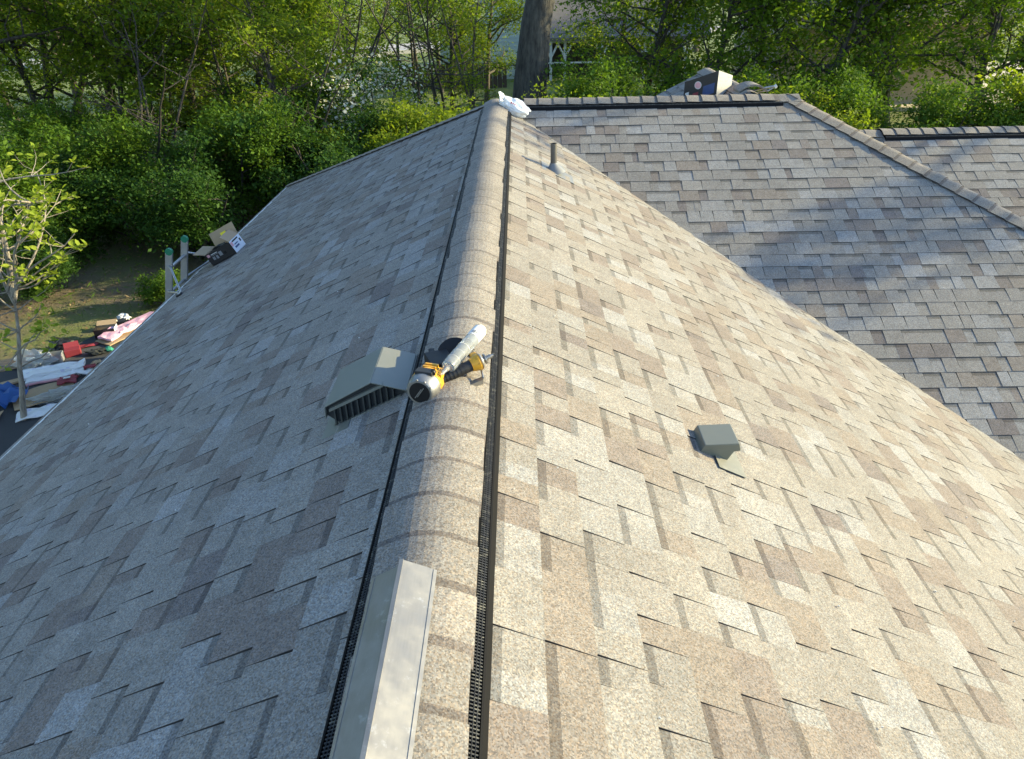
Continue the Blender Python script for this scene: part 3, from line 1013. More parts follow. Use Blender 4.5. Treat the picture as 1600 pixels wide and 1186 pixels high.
mb.build('seam_ring', plain('tube_ring', (0.42, 0.42, 0.41), 0.4), tb, smooth=True)
mb = MB(); mb.tube([Q(tl * .74), Q(tl * .98)], .0266, 24); mb.build('label_wrap', plain('white_label', (0.58, 0.58, 0.57), 0.45, var=0.03), tube_t, smooth=True)
mb = MB()
toC = (CAM - Q(tl * .85)); toC = (toC - td * toC.dot(td)).normalized(); sdv = td.cross(toC)
for k, wd in enumerate((.002, .001, .003, .001, .002, .0015, .001, .0025)):
    an = (k - 3.5) * .16 - .25
    nrm = toC * math.cos(an) + sdv * math.sin(an); tg = sdv * math.cos(an) - toC * math.sin(an)
    c_ = Q(tl * .80) + nrm * .0269
    mb.box(c_, (wd, .018, .0006), Matrix((tg, td, nrm)).transposed())
mb.build('barcode', plain('print_black', (0.05, 0.05, 0.055), 0.5), tube_t)
mb = MB(); mb.tube([Q(tl), Q(tl + .006)], [.0255, .0235], 24); mb.build('plunger', plain('tube_plunger', (0.66, 0.58, 0.50), 0.5), tube_t, smooth=True)
mb = MB(); mb.tube([Q(0), Q(-.012), Q(-.045)], [.013, .009, .004], 12); mb.build('nozzle', clear_plastic('nozzle_plastic', (0.75, 0.75, 0.74), .3), tube_t, smooth=True)

# ---- white plastic bag at the ridge junction
import bmesh
def crumple(name, mats, sub, shape, amp, seed, parent=None, red=0):
    bm = bmesh.new()
    bmesh.ops.create_icosphere(bm, subdivisions=sub, radius=1.0)
    rg = np.random.default_rng(seed)
    dirs = rg.normal(size=(26, 3)); dirs /= np.linalg.norm(dirs, axis=1)[:, None]
    ks = rg.uniform(-1, 1, 26)
    for v in bm.verts:
        n = np.array(v.co)
        r = 1 + amp * sum(k * max(0, abs(1 - 6 * abs(n @ d - 0.3))) * (abs(n @ d - 0.3) < .17) for d, k in zip(dirs, ks))
        r += amp * 0.5 * math.sin(7 * n[0] + 3 * n[1]) * math.cos(5 * n[2] + 2 * n[1])
        v.co = Vector((n[0] * r * shape[0], n[1] * r * shape[1], n[2] * r * shape[2]))
    me = bpy.data.meshes.new(name)
    bm.to_mesh(me); bm.free()
    for m in mats:
        me.materials.append(m)
    o = bpy.data.objects.new(name, me)
    COL.objects.link(o)
    if parent is not None:
        o.parent = parent
    return o
def bag_mat():
    m, nt, b = new_mat('white_bag_film')
    b.inputs['Base Color'].default_value = (0.80, 0.82, 0.85, 1)
    b.inputs['Roughness'].default_value = 0.32
    tr = N(nt, 'ShaderNodeBsdfTranslucent'); tr.inputs['Color'].default_value = (0.8, 0.82, 0.84, 1)
    mx = N(nt, 'ShaderNodeMixShader'); mx.inputs[0].default_value = 0.3
    nt.links.new(b.outputs[0], mx.inputs[1]); nt.links.new(tr.outputs[0], mx.inputs[2])
    nt.links.new(mx.outputs[0], nt.nodes['Material Output'].inputs['Surface'])
    return m
M_BAG = bag_mat()
bag = thing('plastic_bag', (0.15, 7.82, -0.060), 'crumpled white plastic bag with red print lying where the ridges meet', 'plastic bag')
bag.rotation_euler = (0, R(27), 0)
o = crumple('bag_body', [M_BAG], 4, (.165, .105, .085), 0.10, 5, bag); o.location = (0.02, 0, .065)
for k, (yy, ln, tw) in enumerate(((-.045, .085, -.25), (.05, .07, .3))):
    mb = MB()
    n = 6
    for i in range(n):
        f0_, f1_ = i / n, (i + 1) / n
        w0, w1 = .085 * (1 - .8 * f0_), .085 * (1 - .8 * f1_)
        c0 = Vector((-.11 - .07 * f0_, yy + tw * .15 * f0_, .075 + ln * f0_ - .03 * f0_ * f0_)); c1 = Vector((-.11 - .07 * f1_, yy + tw * .15 * f1_, .075 + ln * f1_ - .03 * f1_ * f1_))
        wob = .012 * (-1) ** i
        mb.prism([c0 + Vector((-w0 * .4, -w0, 0)), c0 + Vector((wob, 0, 0)), c0 + Vector((w0 * .4, w0, .01)), c0 + Vector((wob + .006, 0, .004))], (0, 0, 0), c1 - c0)
    e_ = mb.build('bag_handle', M_BAG); e_.parent = bag
mb = MB()
for k in range(4):
    mb.box((-.035 + k * .022, -.099 + .002 * k, .105 - .004 * k), (.012, .006, .020 - .004 * (k % 2)), Matrix.Rotation(.5, 3, 'X'))
e_ = mb.build('print', plain('bag_red_print', (0.45, 0.05, 0.08), 0.5)); e_.parent = bag

# ---- printed carton behind the cross ridge
def printed(name, base, marks, scale=14.0, thr=0.62):
    """flat colour with a few blocky print shapes"""
    m, nt, b = new_mat(name)
    tc = N(nt, 'ShaderNodeTexCoord').outputs['Object']
    vo = N(nt, 'ShaderNodeTexVoronoi'); vo.distance = 'CHEBYCHEV'; vo.inputs['Scale'].default_value = scale
    nt.links.new(tc, vo.inputs['Vector'])
    sep = N(nt, 'ShaderNodeSeparateColor'); nt.links.new(vo.outputs['Color'], sep.inputs[0])
    col = base
    lo = thr
    for i, c in enumerate(marks):
        msk = mathn(nt, 'GREATER_THAN', sep.outputs[i % 3], lo)
        msk = mathn(nt, 'MULTIPLY', msk, mathn(nt, 'LESS_THAN', vo.outputs['Distance'], 0.34))
        col = mixc(nt, msk, col, c)
    nt.links.new(col, b.inputs['Base Color'])
    b.inputs['Roughness'].default_value = 0.5
    return m
M_CARTB = plain('carton_black', (0.020, 0.019, 0.022), 0.45, var=0.2)
M_CARTW = plain('carton_white', (0.56, 0.55, 0.53), 0.5, var=0.04)
M_KRAFT = plain('kraft_card', (0.36, 0.255, 0.155), 0.8, var=0.10, scale=25)
M_RED = plain('print_red', (0.22, 0.03, 0.04), 0.5, var=0.1)
M_BLUE = plain('print_navy', (0.035, 0.06, 0.16), 0.5, var=0.3, scale=30)
M_PINK = plain('print_pink', (0.62, 0.30, 0.32), 0.5, var=0.1)
bx = thing('carton', (2.5, 8.75, -0.13), 'black and white printed carton with a slanted top behind the cross ridge', 'carton')
a_ = Vector((CS, 0, SN)); b_ = Vector((0, 1, 0)); n_ = Vector((-SN, 0, CS))
def child(mb, name, mat, par, **kw):
    o = mb.build(name, mat, None, **kw); o.parent = par; return o
rs_ = lambda x: 0.032 - T * (XW - x)            # rear wing's left slope
cC, cL, cR = (2.505, 8.62), (2.185, 8.86), (2.735, 8.87)
cK = (cL[0] + cR[0] - cC[0], cL[1] + cR[1] - cC[1])
tops = (.208, .062, .122, -.01)
low = [Vector((p[0], p[1], rs_(p[0]))) for p in (cC, cR, cK, cL)]
upp = [Vector((p[0], p[1], z)) for p, z in ((cC, tops[0]), (cR, tops[2]), (cK, tops[3]), (cL, tops[1]))]
mb = MB(); mb.hexa(low + upp); cb = mb.build('box_body', M_CARTB, bx, bevel=0.002)
def on_face(a0, a1, u0, u1, v0, v1, name, mat, off=.0015):
    '''thin printed patch on the face between corner indices a0 and a1; u along, v up (0..1)'''
    P_ = lambda u, v: (low[a0] * (1 - u) + low[a1] * u) * (1 - v) + (upp[a0] * (1 - u) + upp[a1] * u) * v
    nn = (low[a1] - low[a0]).cross(Vector((0, 0, 1))).normalized()
    if nn.dot(CAM - low[a0]) < 0: nn = -nn
    q = [P_(u0, v0), P_(u1, v0), P_(u1, v1), P_(u0, v1)]
    mb = MB(); mb.hexa([p + nn * .0002 for p in q] + [p + nn * off for p in q]); return mb.build(name, mat, bx)
on_face(0, 1, .0, 1, .0, 1.0, 'white_end', plain('carton_white_end', (0.36, 0.35, 0.335), 0.55, var=0.06), .002)
for (u0, u1, v0, v1) in ((.15, .35, .62, .70), (.5, .72, .60, .68), (.2, .62, .48, .53), (.3, .85, .36, .40), (.2, .5, .76, .80), (.66, .86, .78, .84)):
    on_face(0, 1, u0, u1, v0, v1, 'print_mark', M_PINK, .003)
on_face(0, 3, .08, .42, .30, .64, 'print_patch', M_BLUE)
on_face(0, 3, .55, .72, .36, .52, 'print_patch', M_RED)
on_face(0, 3, .84, .95, .45, .62, 'print_patch', M_CARTW)
fn_ = (low[3] - low[0]).cross(Vector((0, 0, 1))).normalized()
fn_ = fn_ if fn_.dot(CAM - low[0]) > 0 else -fn_
lc_ = (low[0] * .42 + low[3] * .58) * .26 + (upp[0] * .42 + upp[3] * .58) * .74
mb = MB(); mb.tube([lc_, lc_ + fn_ * .0022], [.042, .042], 24); mb.build('round_logo', M_CARTW, bx)
mb = MB(); mb.tube([lc_ + fn_ * .0023, lc_ + fn_ * .0034], [.035, .035], 24); mb.build('round_logo', M_PINK, bx)

# curled shingle sheets and a hand tool behind it
sb = thing('shingle_sheet', (2.93, 8.55, -0.02), 'loose tan shingle sheets curled over beside the printed carton', 'shingle')
for k in range(3):
    mb = MB()
    n = 10
    for i in range(n):
        x0_, x1_ = -.16 + .32 * i / n, -.16 + .32 * (i + 1) / n
        z0_, z1_ = .115 - 2.6 * x0_ * x0_ + k * .007, .115 - 2.6 * x1_ * x1_ + k * .007
        mb.hexa([(x0_, -.12, z0_), (x1_, -.12, z1_), (x1_, .14, z1_), (x0_, .14, z0_), (x0_, -.12, z0_ + .005), (x1_, -.12, z1_ + .005), (x1_, .14, z1_ + .005), (x0_, .14, z0_ + .005)])
    child(mb, 'shingle', M_CAP, sb)
sb.location = (2.86, 8.52, -0.05)
ht = thing('hand_tool', (2.98, 8.55, -0.02), 'slim grey metal hand tool lying behind the cross ridge', 'tool')
mb = MB(); mb.tube([(-.10, 0, .05), (.05, .0, .085), (.16, .0, .10)], [.011, .011, .012], 10); child(mb, 'barrel', M_STEEL, ht, smooth=True)
mb = MB(); mb.tube([(-.10, .01, .02), (.0, .01, .045), (.10, .01, .055), (.15, .0, .09)], [.008, .008, .008, .008], 8); child(mb, 'lever', M_STEEL, ht, smooth=True)
mb = MB(); mb.tube([(.155, 0, .09), (.175, 0, .108)], [.020, .020], 12); child(mb, 'end_knob', M_CARTW, ht, smooth=True)
mb = MB(); mb.tube([(-.10, -.01, .03), (-.14, -.01, .05), (-.15, 0, .02)], [.009, .009, .012], 8); child(mb, 'grip', M_BLK, ht, smooth=True)
for o_, z_ in ((ht, -0.215 + .14), ):
    o_.location.z = -0.06

# ---- ladder with roof stand-off at the left eave
M_ALU = plain('ladder_aluminium', (0.36, 0.365, 0.37), 0.38, metal=0.7, var=0.10, dirt=(0.35, 0.35, 0.34), dirt_scale=20)
M_GRN = plain('green_end_cap', (0.01, 0.16, 0.085), 0.45, var=0.2)
lad = thing('ladder', (-4.3, 7.4, GZ), 'aluminium ladder with green end caps and roof stand-off leaning at the left eave', 'ladder')
ld = Vector((-.265, 0, -1)).normalized()
ltop = Vector((-3.535, 0, -1.31))
llen = (ltop.z - GZ - 0.02) / -ld.z
perp = Vector((-ld.z, 0, ld.x))
for yy in (7.20, 7.61):
    mb = MB()
    pr = [Vector((0, -.014, 0)) - perp * .037, Vector((0, .014, 0)) - perp * .037, Vector((0, .014, 0)) + perp * .037, Vector((0, -.014, 0)) + perp * .037]
    a = ltop + Vector((0, yy, 0)); b = a + ld * llen
    mb.prism(pr, b, a)
    rail = mb.build('rail', M_ALU, lad, bevel=0.003)
    mb = MB()
    mb.tube([a + Vector((0, -.0165, 0)), a + Vector((0, .0165, 0))], .039, 20)
    mb.build('end_cap', M_GRN, rail, smooth=True)
k = 0
while .26 + k * .305 < llen:
    c_ = ltop + ld * (.20 + k * .305)
    mb = MB(); mb.tube([c_ + Vector((0, 7.20, 0)), c_ + Vector((0, 7.61, 0))], .018, 10)
    mb.build('rung', M_ALU, lad, smooth=True); k += 1
fz = lambda x: lz(x) + .022
for s, yr, yf in ((-1, 7.185, 6.88), (1, 7.625, 7.93)):
    foot = Vector((-3.385, yf, fz(-3.385)))
    up_ = ltop + ld * .17 + Vector((0, yr, 0)); lo_ = ltop + ld * .47 + Vector((0, yr, 0))
    mb = MB()
    mb.tube([up_, up_ + Vector((.03, s * .02, -.01)), foot + Vector((0.02, -s * .01, .03)), foot], .0125, 10)
    arm = mb.build('standoff_arm', M_ALU, lad, smooth=True)
    mb = MB(); mb.tube([lo_, lo_ + Vector((.02, s * .02, 0)), foot + Vector((-.02, -s * .02, .012)), foot], .0125, 10)
    mb.build('standoff_arm', M_ALU, lad, smooth=True)
    mb = MB(); mb.box(foot + Vector((0, 0, -.006)), (.06, .05, .022), Matrix.Rotation(-math.atan(T), 3, 'Y')); mb.build('standoff_foot', M_BLK, lad)
    for q in (up_, lo_):
        mb = MB(); mb.box(q, (.03, .02, .035)); mb.build('bracket', M_ALU, lad)

# ---- open carton on the eave
oc = thing('open_carton', (-3.27, 7.56, 0), 'open brown carton with black printed sides on the left eave by the ladder', 'carton')
oc.matrix_basis = axes((-3.262, 7.555, lz(-3.262) + .012), a_, b_, n_)
M_BOXF = plain('carton_black_print', (0.014, 0.013, 0.015), 0.4, var=0.3)
M_BOXR = plain('carton_white_print', (0.60, 0.63, 0.68), 0.5, var=0.06)
M_INK = plain('ink_grey', (0.20, 0.20, 0.21), 0.5, var=0.1)
w_, d_, h_ = .34, .31, .145
def wall_(mb, c, s): mb.box(c, s)
mb = MB(); mb.box((w_ / 2, d_ / 2, .003), (w_, d_, .006)); child(mb, 'bottom', M_KRAFT, oc)
mb = MB(); mb.box((w_ / 2, .002, h_ / 2), (w_, .004, h_)); child(mb, 'front_side', M_BOXF, oc)
mb = MB(); mb.box((w_ - .002, d_ / 2, h_ / 2), (.004, d_ - .01, h_)); child(mb, 'right_side', M_BOXR, oc)
mb = MB(); mb.box((.002, d_ / 2, h_ / 2), (.004, d_ - .01, h_)); child(mb, 'left_side', M_KRAFT, oc)
for (cx_, cz_, sx_, sz_, m_) in ((.030, .118, .034, .030, M_PINK), (.105, .118, .085, .007, M_CARTW), (.105, .104, .085, .006, M_INK), (.075, .070, .030, .036, M_INK), (.120, .068, .026, .040, M_INK), (.175, .085, .040, .050, M_INK), (.230, .07, .034, .03, M_MAGBLK)):
    mb = MB(); mb.box((cx_, -.0012, cz_), (sx_, .0012, sz_)); child(mb, 'print_mark', m_, oc)
for (cy_, cz_, sy_, sz_, m_) in ((.035, .105, .05, .05, M_PINK), (.15, .125, .17, .016, M_MAGBLK), (.13, .085, .10, .012, M_BLUE), (.12, .055, .12, .02, M_BLUE), (.255, .085, .034, .036, M_MAGBLK)):
    mb = MB(); mb.box((w_ + .0008, cy_, cz_), (.0012, sy_, sz_)); child(mb, 'print_mark', m_, oc)
mb = MB(); mb.box((w_ / 2, d_ - .002, h_ / 2), (w_, .004, h_)); child(mb, 'back_side', M_KRAFT, oc)
def flap(hinge, size, rot, name='flap', mat=None):
    mb = MB(); mb.box((0, 0, 0), (1, 1, 1))
    mb.v = [tuple(Vector(hinge) + rot @ Vector((v[0] * size[0], v[1] * size[1], (v[2] + .5) * size[2]))) for v in mb.v]
    return child(mb, name, mat or M_KRAFT, oc)
flap((w_ / 2, d_, h_), (w_ * .98, .004, .15), Matrix.Rotation(R(-18), 3, 'X'))
flap((0, d_ / 2, h_), (.004, d_ * .95, .14), Matrix.Rotation(R(-62), 3, 'Y'))
flap((w_, d_ / 2, h_), (.004, d_ * .95, .11), Matrix.Rotation(R(-35), 3, 'Y'))
fl = flap((w_ * .55, d_ - .012, h_ + .05), (.075, .003, .05), Matrix.Rotation(R(-18), 3, 'X'), 'yellow_sticker', plain('yellow_sticker', (0.75, 0.60, 0.02), 0.5))
mb = MB()
o = crumple('liner_film', [M_BLK], 3, (.13, .07, .045), .22, 12, oc); o.location = (.15, .10, .12)

# ================================================================== GROUND CLUTTER BY THE DRIVEWAY
GD = GZ + 0.022
def litter(name, x, y, rz, label, cat, rx=0.0, z=0.0):
    t = thing(name, (x, y, GD + z), label, cat)
    t.rotation_euler = (rx, 0, rz)
    return t
M_PINKS = printed('pink_sheet_print', (0.66, 0.38, 0.48), [(0.50, 0.16, 0.30), (0.74, 0.52, 0.60)], 9, 0.72)
M_PLY = plain('plywood', (0.36, 0.26, 0.16), 0.8, var=0.15)
M_FILM = clear_plastic('clear_film', (0.75, 0.78, 0.80), 0.35)
M_TARP = plain('blue_tarp', (0.02, 0.08, 0.26), 0.4, var=0.2)
M_WCARD = printed('white_card_print', (0.66, 0.66, 0.67), [(0.52, 0.50, 0.62)], 12, 0.75)
M_BROWNP = plain('brown_paper', (0.30, 0.20, 0.125), 0.8, var=0.12)
M_DARKGL = plain('dark_cloth', (0.03, 0.032, 0.03), 0.9, var=0.3)
M_TEAL = plain('teal_cloth', (0.03, 0.22, 0.15), 0.8)
M_BLKFILM = plain('black_film', (0.015, 0.015, 0.018), 0.35, var=0.3)

t = litter('foam_board', -6.93, 11.62, R(62), 'pink printed foam boards stacked on a plywood sheet by the eave', 'foam board')
mb = rough_slab(6, 3, 1.15, .42, .006, 2, .02); o = child(mb, 'plywood_base', M_PLY, t); o.location = (-.05, -.03, 0)
mb = rough_slab(6, 3, .85, .30, .008, 3, .05); o = child(mb, 'board', M_PINKS, t); o.location = (.12, .02, .05)
mb = rough_slab(4, 3, .42, .30, .012, 4, .04); o = child(mb, 'board', M_PINKS, t); o.location = (-.36, .0, .06); o.rotation_euler = (0, R(-5), .2)

t = litter('small_carton', -7.28, 11.40, R(15), 'small open black carton with brown flaps standing on the driveway', 'carton')
for nm, c, s_, m in (('side', (0, -.11, .09), (.34, .005, .18), M_BOXF), ('side', (0, .11, .09), (.34, .005, .18), M_KRAFT), ('side', (.17, 0, .09), (.005, .215, .18), M_BOXR), ('side', (-.17, 0, .09), (.005, .215, .18), M_BOXF), ('bottom', (0, 0, .004), (.33, .21, .006), M_KRAFT)):
    mb = MB(); mb.box(c, s_); child(mb, nm, m, t)
mb = MB(); mb.box((0, .16, .20), (.33, .13, .004), Matrix.Rotation(.35, 3, 'X')); child(mb, 'flap', M_KRAFT, t)

def single(name, mb, mat, x, y, rz, label, cat, z=0.0, smooth=False):
    o = mb.build(name, mat, None, smooth=smooth)
    o.location = (x, y, GD + z); o.rotation_euler = (0, 0, rz)
    return tag(o, label, cat)
single('card_scrap', rough_slab(4, 3, .30, .15, .008, 5), M_RED, -7.42, 11.02, R(35), 'flat dark red card scrap left of the small black carton', 'card')
t = litter('work_gloves', -7.1, 10.72, R(10), 'dark work gloves with a teal cuff dropped on the asphalt', 'gloves')
o = crumple('glove_pair', [M_DARKGL], 3, (.17, .09, .05), .25, 31, t); o.location = (0, 0, .045)
o = crumple('cuff', [M_TEAL], 2, (.07, .045, .04), .2, 32, t); o.location = (.17, .03, .05)
o = crumple('paper_scrap', [M_WCARD], 3, (.11, .07, .07), .3, 33); o.location = (-7.30, 12.05, GD + .06); tag(o, 'crumpled white paper scrap nearest the bare soil', 'paper')
o = crumple('black_liner', [M_BLKFILM], 3, (.26, .10, .06), .3, 34); o.location = (-7.36, 11.82, GD + .05); o.rotation_euler = (0, 0, .4); tag(o, 'dark crumpled liner lying behind the small carton', 'plastic liner')
o = crumple('clear_bag', [M_FILM], 4, (.30, .20, .12), .28, 35); o.location = (-7.98, 10.35, GD + .10); tag(o, 'crumpled clear plastic bag lying behind the dogwood trunk', 'plastic bag')
t = litter('storage_bin', -7.72, 10.45, R(18), 'translucent plastic bin with red contents on the driveway', 'plastic bin')
for nm, c, s_ in (('bin_side', (0, -.10, .07), (.30, .006, .14)), ('bin_side', (0, .10, .07), (.30, .006, .14)), ('bin_side', (.15, 0, .07), (.006, .194, .14)), ('bin_side', (-.15, 0, .07), (.006, .194, .14)), ('bin_bottom', (0, 0, .004), (.29, .19, .006))):
    mb = MB(); mb.box(c, s_); child(mb, nm, M_FILM, t)
o = crumple('contents', [M_RED], 2, (.11, .07, .03), .2, 36, t); o.location = (0, 0, .05)
t = litter('red_box', -7.52, 10.70, R(30), 'small dark red box lying behind the long white carton', 'box')
mb = MB(); mb.box((0, 0, .06), (.24, .18, .12)); child(mb, 'box_body', M_RED, t, bevel=.004)
mb = MB(); mb.box((0, .09, .15), (.23, .10, .004), Matrix.Rotation(.8, 3, 'X')); child(mb, 'lid_flap', M_RED, t)
o = crumple('black_bag', [M_BLKFILM], 3, (.22, .15, .09), .25, 37); o.location = (-7.86, 10.95, GD + .08); tag(o, 'black rubbish bag slumped behind the plastic bin', 'rubbish bag')
t = litter('shingle_carton', -7.46, 9.98, R(24), 'long flattened white carton with two folded panels on the driveway', 'carton')
mb = rough_slab(8, 3, .95, .26, .012, 8, .05); o = child(mb, 'panel', M_WCARD, t); o.location = (0, .06, .02)
mb = rough_slab(8, 3, .78, .17, .010, 9, .03); o = child(mb, 'panel', M_WCARD, t); o.location = (.02, -.13, .0)
mb = rough_slab(8, 2, .76, .06, .006, 10, .02); o = child(mb, 'panel_edge', M_PINK, t); o.location = (.02, -.23, .0)
t = litter('red_carton', -7.02, 9.78, R(20), 'red and white printed carton torn flat in front of the white carton', 'carton')
mb = rough_slab(4, 4, .26, .26, .018, 11, .02); o = child(mb, 'panel', M_RED, t); o.location = (-.06, -.05, .02)
mb = rough_slab(4, 3, .30, .16, .016, 12, .02); o = child(mb, 'panel', M_WCARD, t); o.location = (.12, .16, .03)
mb = rough_slab(3, 3, .18, .10, .010, 13, .02); o = child(mb, 'panel', M_RED, t); o.location = (.24, .20, .075); o.rotation_euler = (0, 0, .3)
mb = MB(); mb.box((-.06, -.05, .105), (.10, .06, .002)); child(mb, 'print', M_CARTW, t)
single('card_sheet', rough_slab(5, 5, .85, .60, .012, 14, .008), M_KRAFT, -7.22, 9.32, R(38), 'brown flattened cardboard sheet beside the dogwood trunk', 'cardboard')
o = crumple('plastic_film', [M_FILM], 4, (.36, .17, .08), .3, 38); o.location = (-6.86, 9.30, GD + .07); o.rotation_euler = (0, 0, .6); tag(o, 'crumpled clear plastic film over the brown cardboard', 'plastic film')
single('white_card', rough_slab(6, 3, .85, .28, .016, 15, .012), M_WCARD, -6.88, 8.86, R(24), 'white creased card sheet nearest the eave', 'card')
single('brown_paper_scrap', rough_slab(4, 3, .36, .12, .012, 16), M_BROWNP, -6.60, 8.82, R(30), 'narrow brown paper scrap tucked beside the white card', 'paper')
single('blue_tarp', rough_slab(6, 6, .55, .5, .05, 17), M_TARP, -7.72, 9.15, R(10), 'bright blue tarpaulin bunched at the picture edge', 'tarpaulin', smooth=True)
single('timber_board', rough_slab(6, 2, .95, .13, .003, 18, .03), M_PLY, -7.95, 9.75, R(35), 'weathered timber board left of the white carton', 'board')
for k, (x_, y_, a_z, sx_, sy_, m_, lb, ct) in enumerate((
    (-6.62, 10.35, 20, .34, .22, M_WCARD, 'white paper sheet between the foam boards and red carton', 'paper'),
    (-6.95, 10.30, 70, .28, .12, M_KRAFT, 'short brown card strip in front of the dropped gloves', 'card'),
    (-7.75, 8.62, 15, .50, .34, M_KRAFT, 'brown cardboard corner below the blue tarpaulin', 'cardboard'),
    (-6.55, 9.62, 40, .42, .16, M_WCARD, 'long white wrapper strip beside the red carton', 'wrapper'),
    (-6.48, 11.15, 65, .40, .18, M_WCARD, 'white wrapper below the pink foam boards', 'wrapper'))):
    single('paper_sheet' if m_ is M_WCARD else 'card_piece', rough_slab(5, 3, sx_, sy_, .014, 60 + k, .005), m_, x_, y_, R(a_z), lb, ct)
single('brown_card', rough_slab(4, 4, .55, .40, .012, 19, .01), M_BROWNP, -8.35, 10.35, R(20), 'brown card lying on soil at the far left', 'card')

# ================================================================== VEGETATION
M_BARK = bark_mat('bark_grey_brown', (0.045, 0.036, 0.028), (0.13, 0.11, 0.085))
M_BARKO = bark_mat('bark_oak', (0.018, 0.016, 0.014), (0.080, 0.074, 0.062), 3)
M_BARKD = bark_mat('bark_dark', (0.022, 0.019, 0.016), (0.075, 0.064, 0.052), 4)
M_BARKL = bark_mat('bark_pale', (0.17, 0.145, 0.115), (0.36, 0.32, 0.265), 8)
LEAF = {
    'spring': leaf_mat('leaf_spring', (0.062, 0.130, 0.012), (0.160, 0.235, 0.022), 0.55),
    'lime': leaf_mat('leaf_lime', (0.105, 0.175, 0.012), (0.235, 0.295, 0.030), 0.55),
    'mid': leaf_mat('leaf_mid', (0.045, 0.105, 0.012), (0.115, 0.195, 0.020), 0.45),
    'deep': leaf_mat('leaf_deep', (0.022, 0.062, 0.010), (0.062, 0.125, 0.018), 0.35),
    'blossom': leaf_mat('petal_white', (0.45, 0.46, 0.36), (0.66, 0.64, 0.56), 0.3),
    'dogwood': leaf_mat('leaf_dogwood', (0.20, 0.28, 0.025), (0.38, 0.44, 0.06), 0.5),
}

def leaf_mesh(name, centers, size, mat, seed, upbias=0.5, aspect=0.55, fold=0.0):
    rg = np.random.default_rng(seed)
    c = np.asarray(centers, float)
    n = len(c)
    nrm = rg.normal(size=(n, 3)); nrm[:, 2] = np.abs(nrm[:, 2]) + upbias
    nrm /= np.linalg.norm(nrm, axis=1)[:, None]
    t = rg.normal(size=(n, 3)); t -= nrm * (t * nrm).sum(1)[:, None]
    t /= np.linalg.norm(t, axis=1)[:, None]
    b = np.cross(nrm, t)
    s = size * rg.uniform(0.35, 1.0, n)[:, None] ** 1.0 * rg.choice([.8, 1.2, 1.75], n, p=[.4, .4, .2])[:, None]
    v = np.empty((n, 4, 3))
    v[:, 0] = c - t * s * .5
    v[:, 1] = c + b * s * aspect * .5 - nrm * s * .06
    v[:, 2] = c + t * s * .5 - nrm * s * .12
    v[:, 3] = c - b * s * aspect * .5 - nrm * s * .06
    me = bpy.data.meshes.new(name)
    me.vertices.add(n * 4); me.vertices.foreach_set('co', v.ravel())
    me.loops.add(n * 4); me.loops.foreach_set('vertex_index', np.arange(n * 4, dtype=np.int32))
    me.polygons.add(n)
    me.polygons.foreach_set('loop_start', np.arange(0, n * 4, 4, dtype=np.int32))
    me.polygons.foreach_set('loop_total', np.full(n, 4, dtype=np.int32))
    me.update(calc_edges=True)
    a = me.attributes.new('lv', 'FLOAT', 'FACE'); a.data.foreach_set('value', rg.random(n).astype(np.float32))
    me.materials.append(mat)
    return me

def grow(seed, height, trunk_r, clear, spread, n_main, n_sub, n_leaf, sigma, stems=1, lean=(0, 0), droop=0.0, top=1.0, profile=None):
    """woody skeleton (MB) + leaf centres; unequal limbs with gaps between leaf clumps"""
    rg = np.random.default_rng(seed)
    wood, pts = MB(), []
    def wander(p, d, length, n, wob):
        out = [np.array(p, float)]
        d = np.array(d, float); d /= np.linalg.norm(d)
        for i in range(n):
            d = d + rg.normal(0, wob, 3); d /= np.linalg.norm(d)
            out.append(out[-1] + d * length / n)
        return out, d
    for s in range(stems):
        base = rg.normal(0, 0.12 * (stems > 1), 3) * [1, 1, 0]
        d0 = np.array([lean[0] + rg.normal(0, .06 + .22 * (stems > 1)), lean[1] + rg.normal(0, .06 + .22 * (stems > 1)), 1.0])
        hh = height * rg.uniform(.8, 1.0) if stems > 1 else height
        tr, _ = wander(base, d0, hh * .92, 9, 0.06)
        rr = trunk_r / math.sqrt(stems)
        rad = [rr * (1.25 if i == 0 else 1) * (1 - .88 * i / 9) + .008 for i in range(10)]
        wood.tube([tuple(p) for p in tr], rad, 9 if trunk_r > .1 else 7)
        nm = max(2, n_main // stems)
        for m in range(nm):
            f = clear + (1 - clear) * (m + rg.random()) / nm
            f = min(f, .98)
            k = f * 9; i = min(int(k), 8); p = tr[i] + (tr[i + 1] - tr[i]) * (k - i)
            ang = rg.uniform(0, 2 * math.pi)
            prf = profile(f) if profile else math.sin(math.pi * min(1, (f - clear) / (1 - clear) * .85 + .18)) ** .6
            ln = spread * prf * rg.uniform(.6, 1.15)
            bd = np.array([math.cos(ang), math.sin(ang), rg.uniform(.15, .8) - droop])
            br, dl = wander(p, bd, ln, 5, .16)
            r0 = rad[i] * .5 + .004
            wood.tube([tuple(q) for q in br], [r0 * (1 - .8 * j / 5) + .003 for j in range(6)], 6, caps=False)
            for q in range(n_sub):
                g = rg.uniform(.3, 1.0)
                kk = g * 5; ii = min(int(kk), 4); pp = br[ii] + (br[ii + 1] - br[ii]) * (kk - ii)
                sd = dl + rg.normal(0, .75, 3); sd[2] += .15
                tw, _ = wander(pp, sd, ln * rg.uniform(.2, .5), 3, .25)
                wood.tube([tuple(z) for z in tw], [r0 * .30 + .002, r0 * .2 + .002, r0 * .12 + .0015, .0015], 4, caps=False)
                nl = int(n_leaf * rg.uniform(.3, 1.5))
                ctr = np.array(tw)[rg.integers(1, 4, nl)]
                sg = sigma * rg.uniform(.6, 1.2)
                pts.append(ctr + rg.normal(0, 1, (nl, 3)) * [sg, sg, sg * .55])
    return wood, np.concatenate(pts)

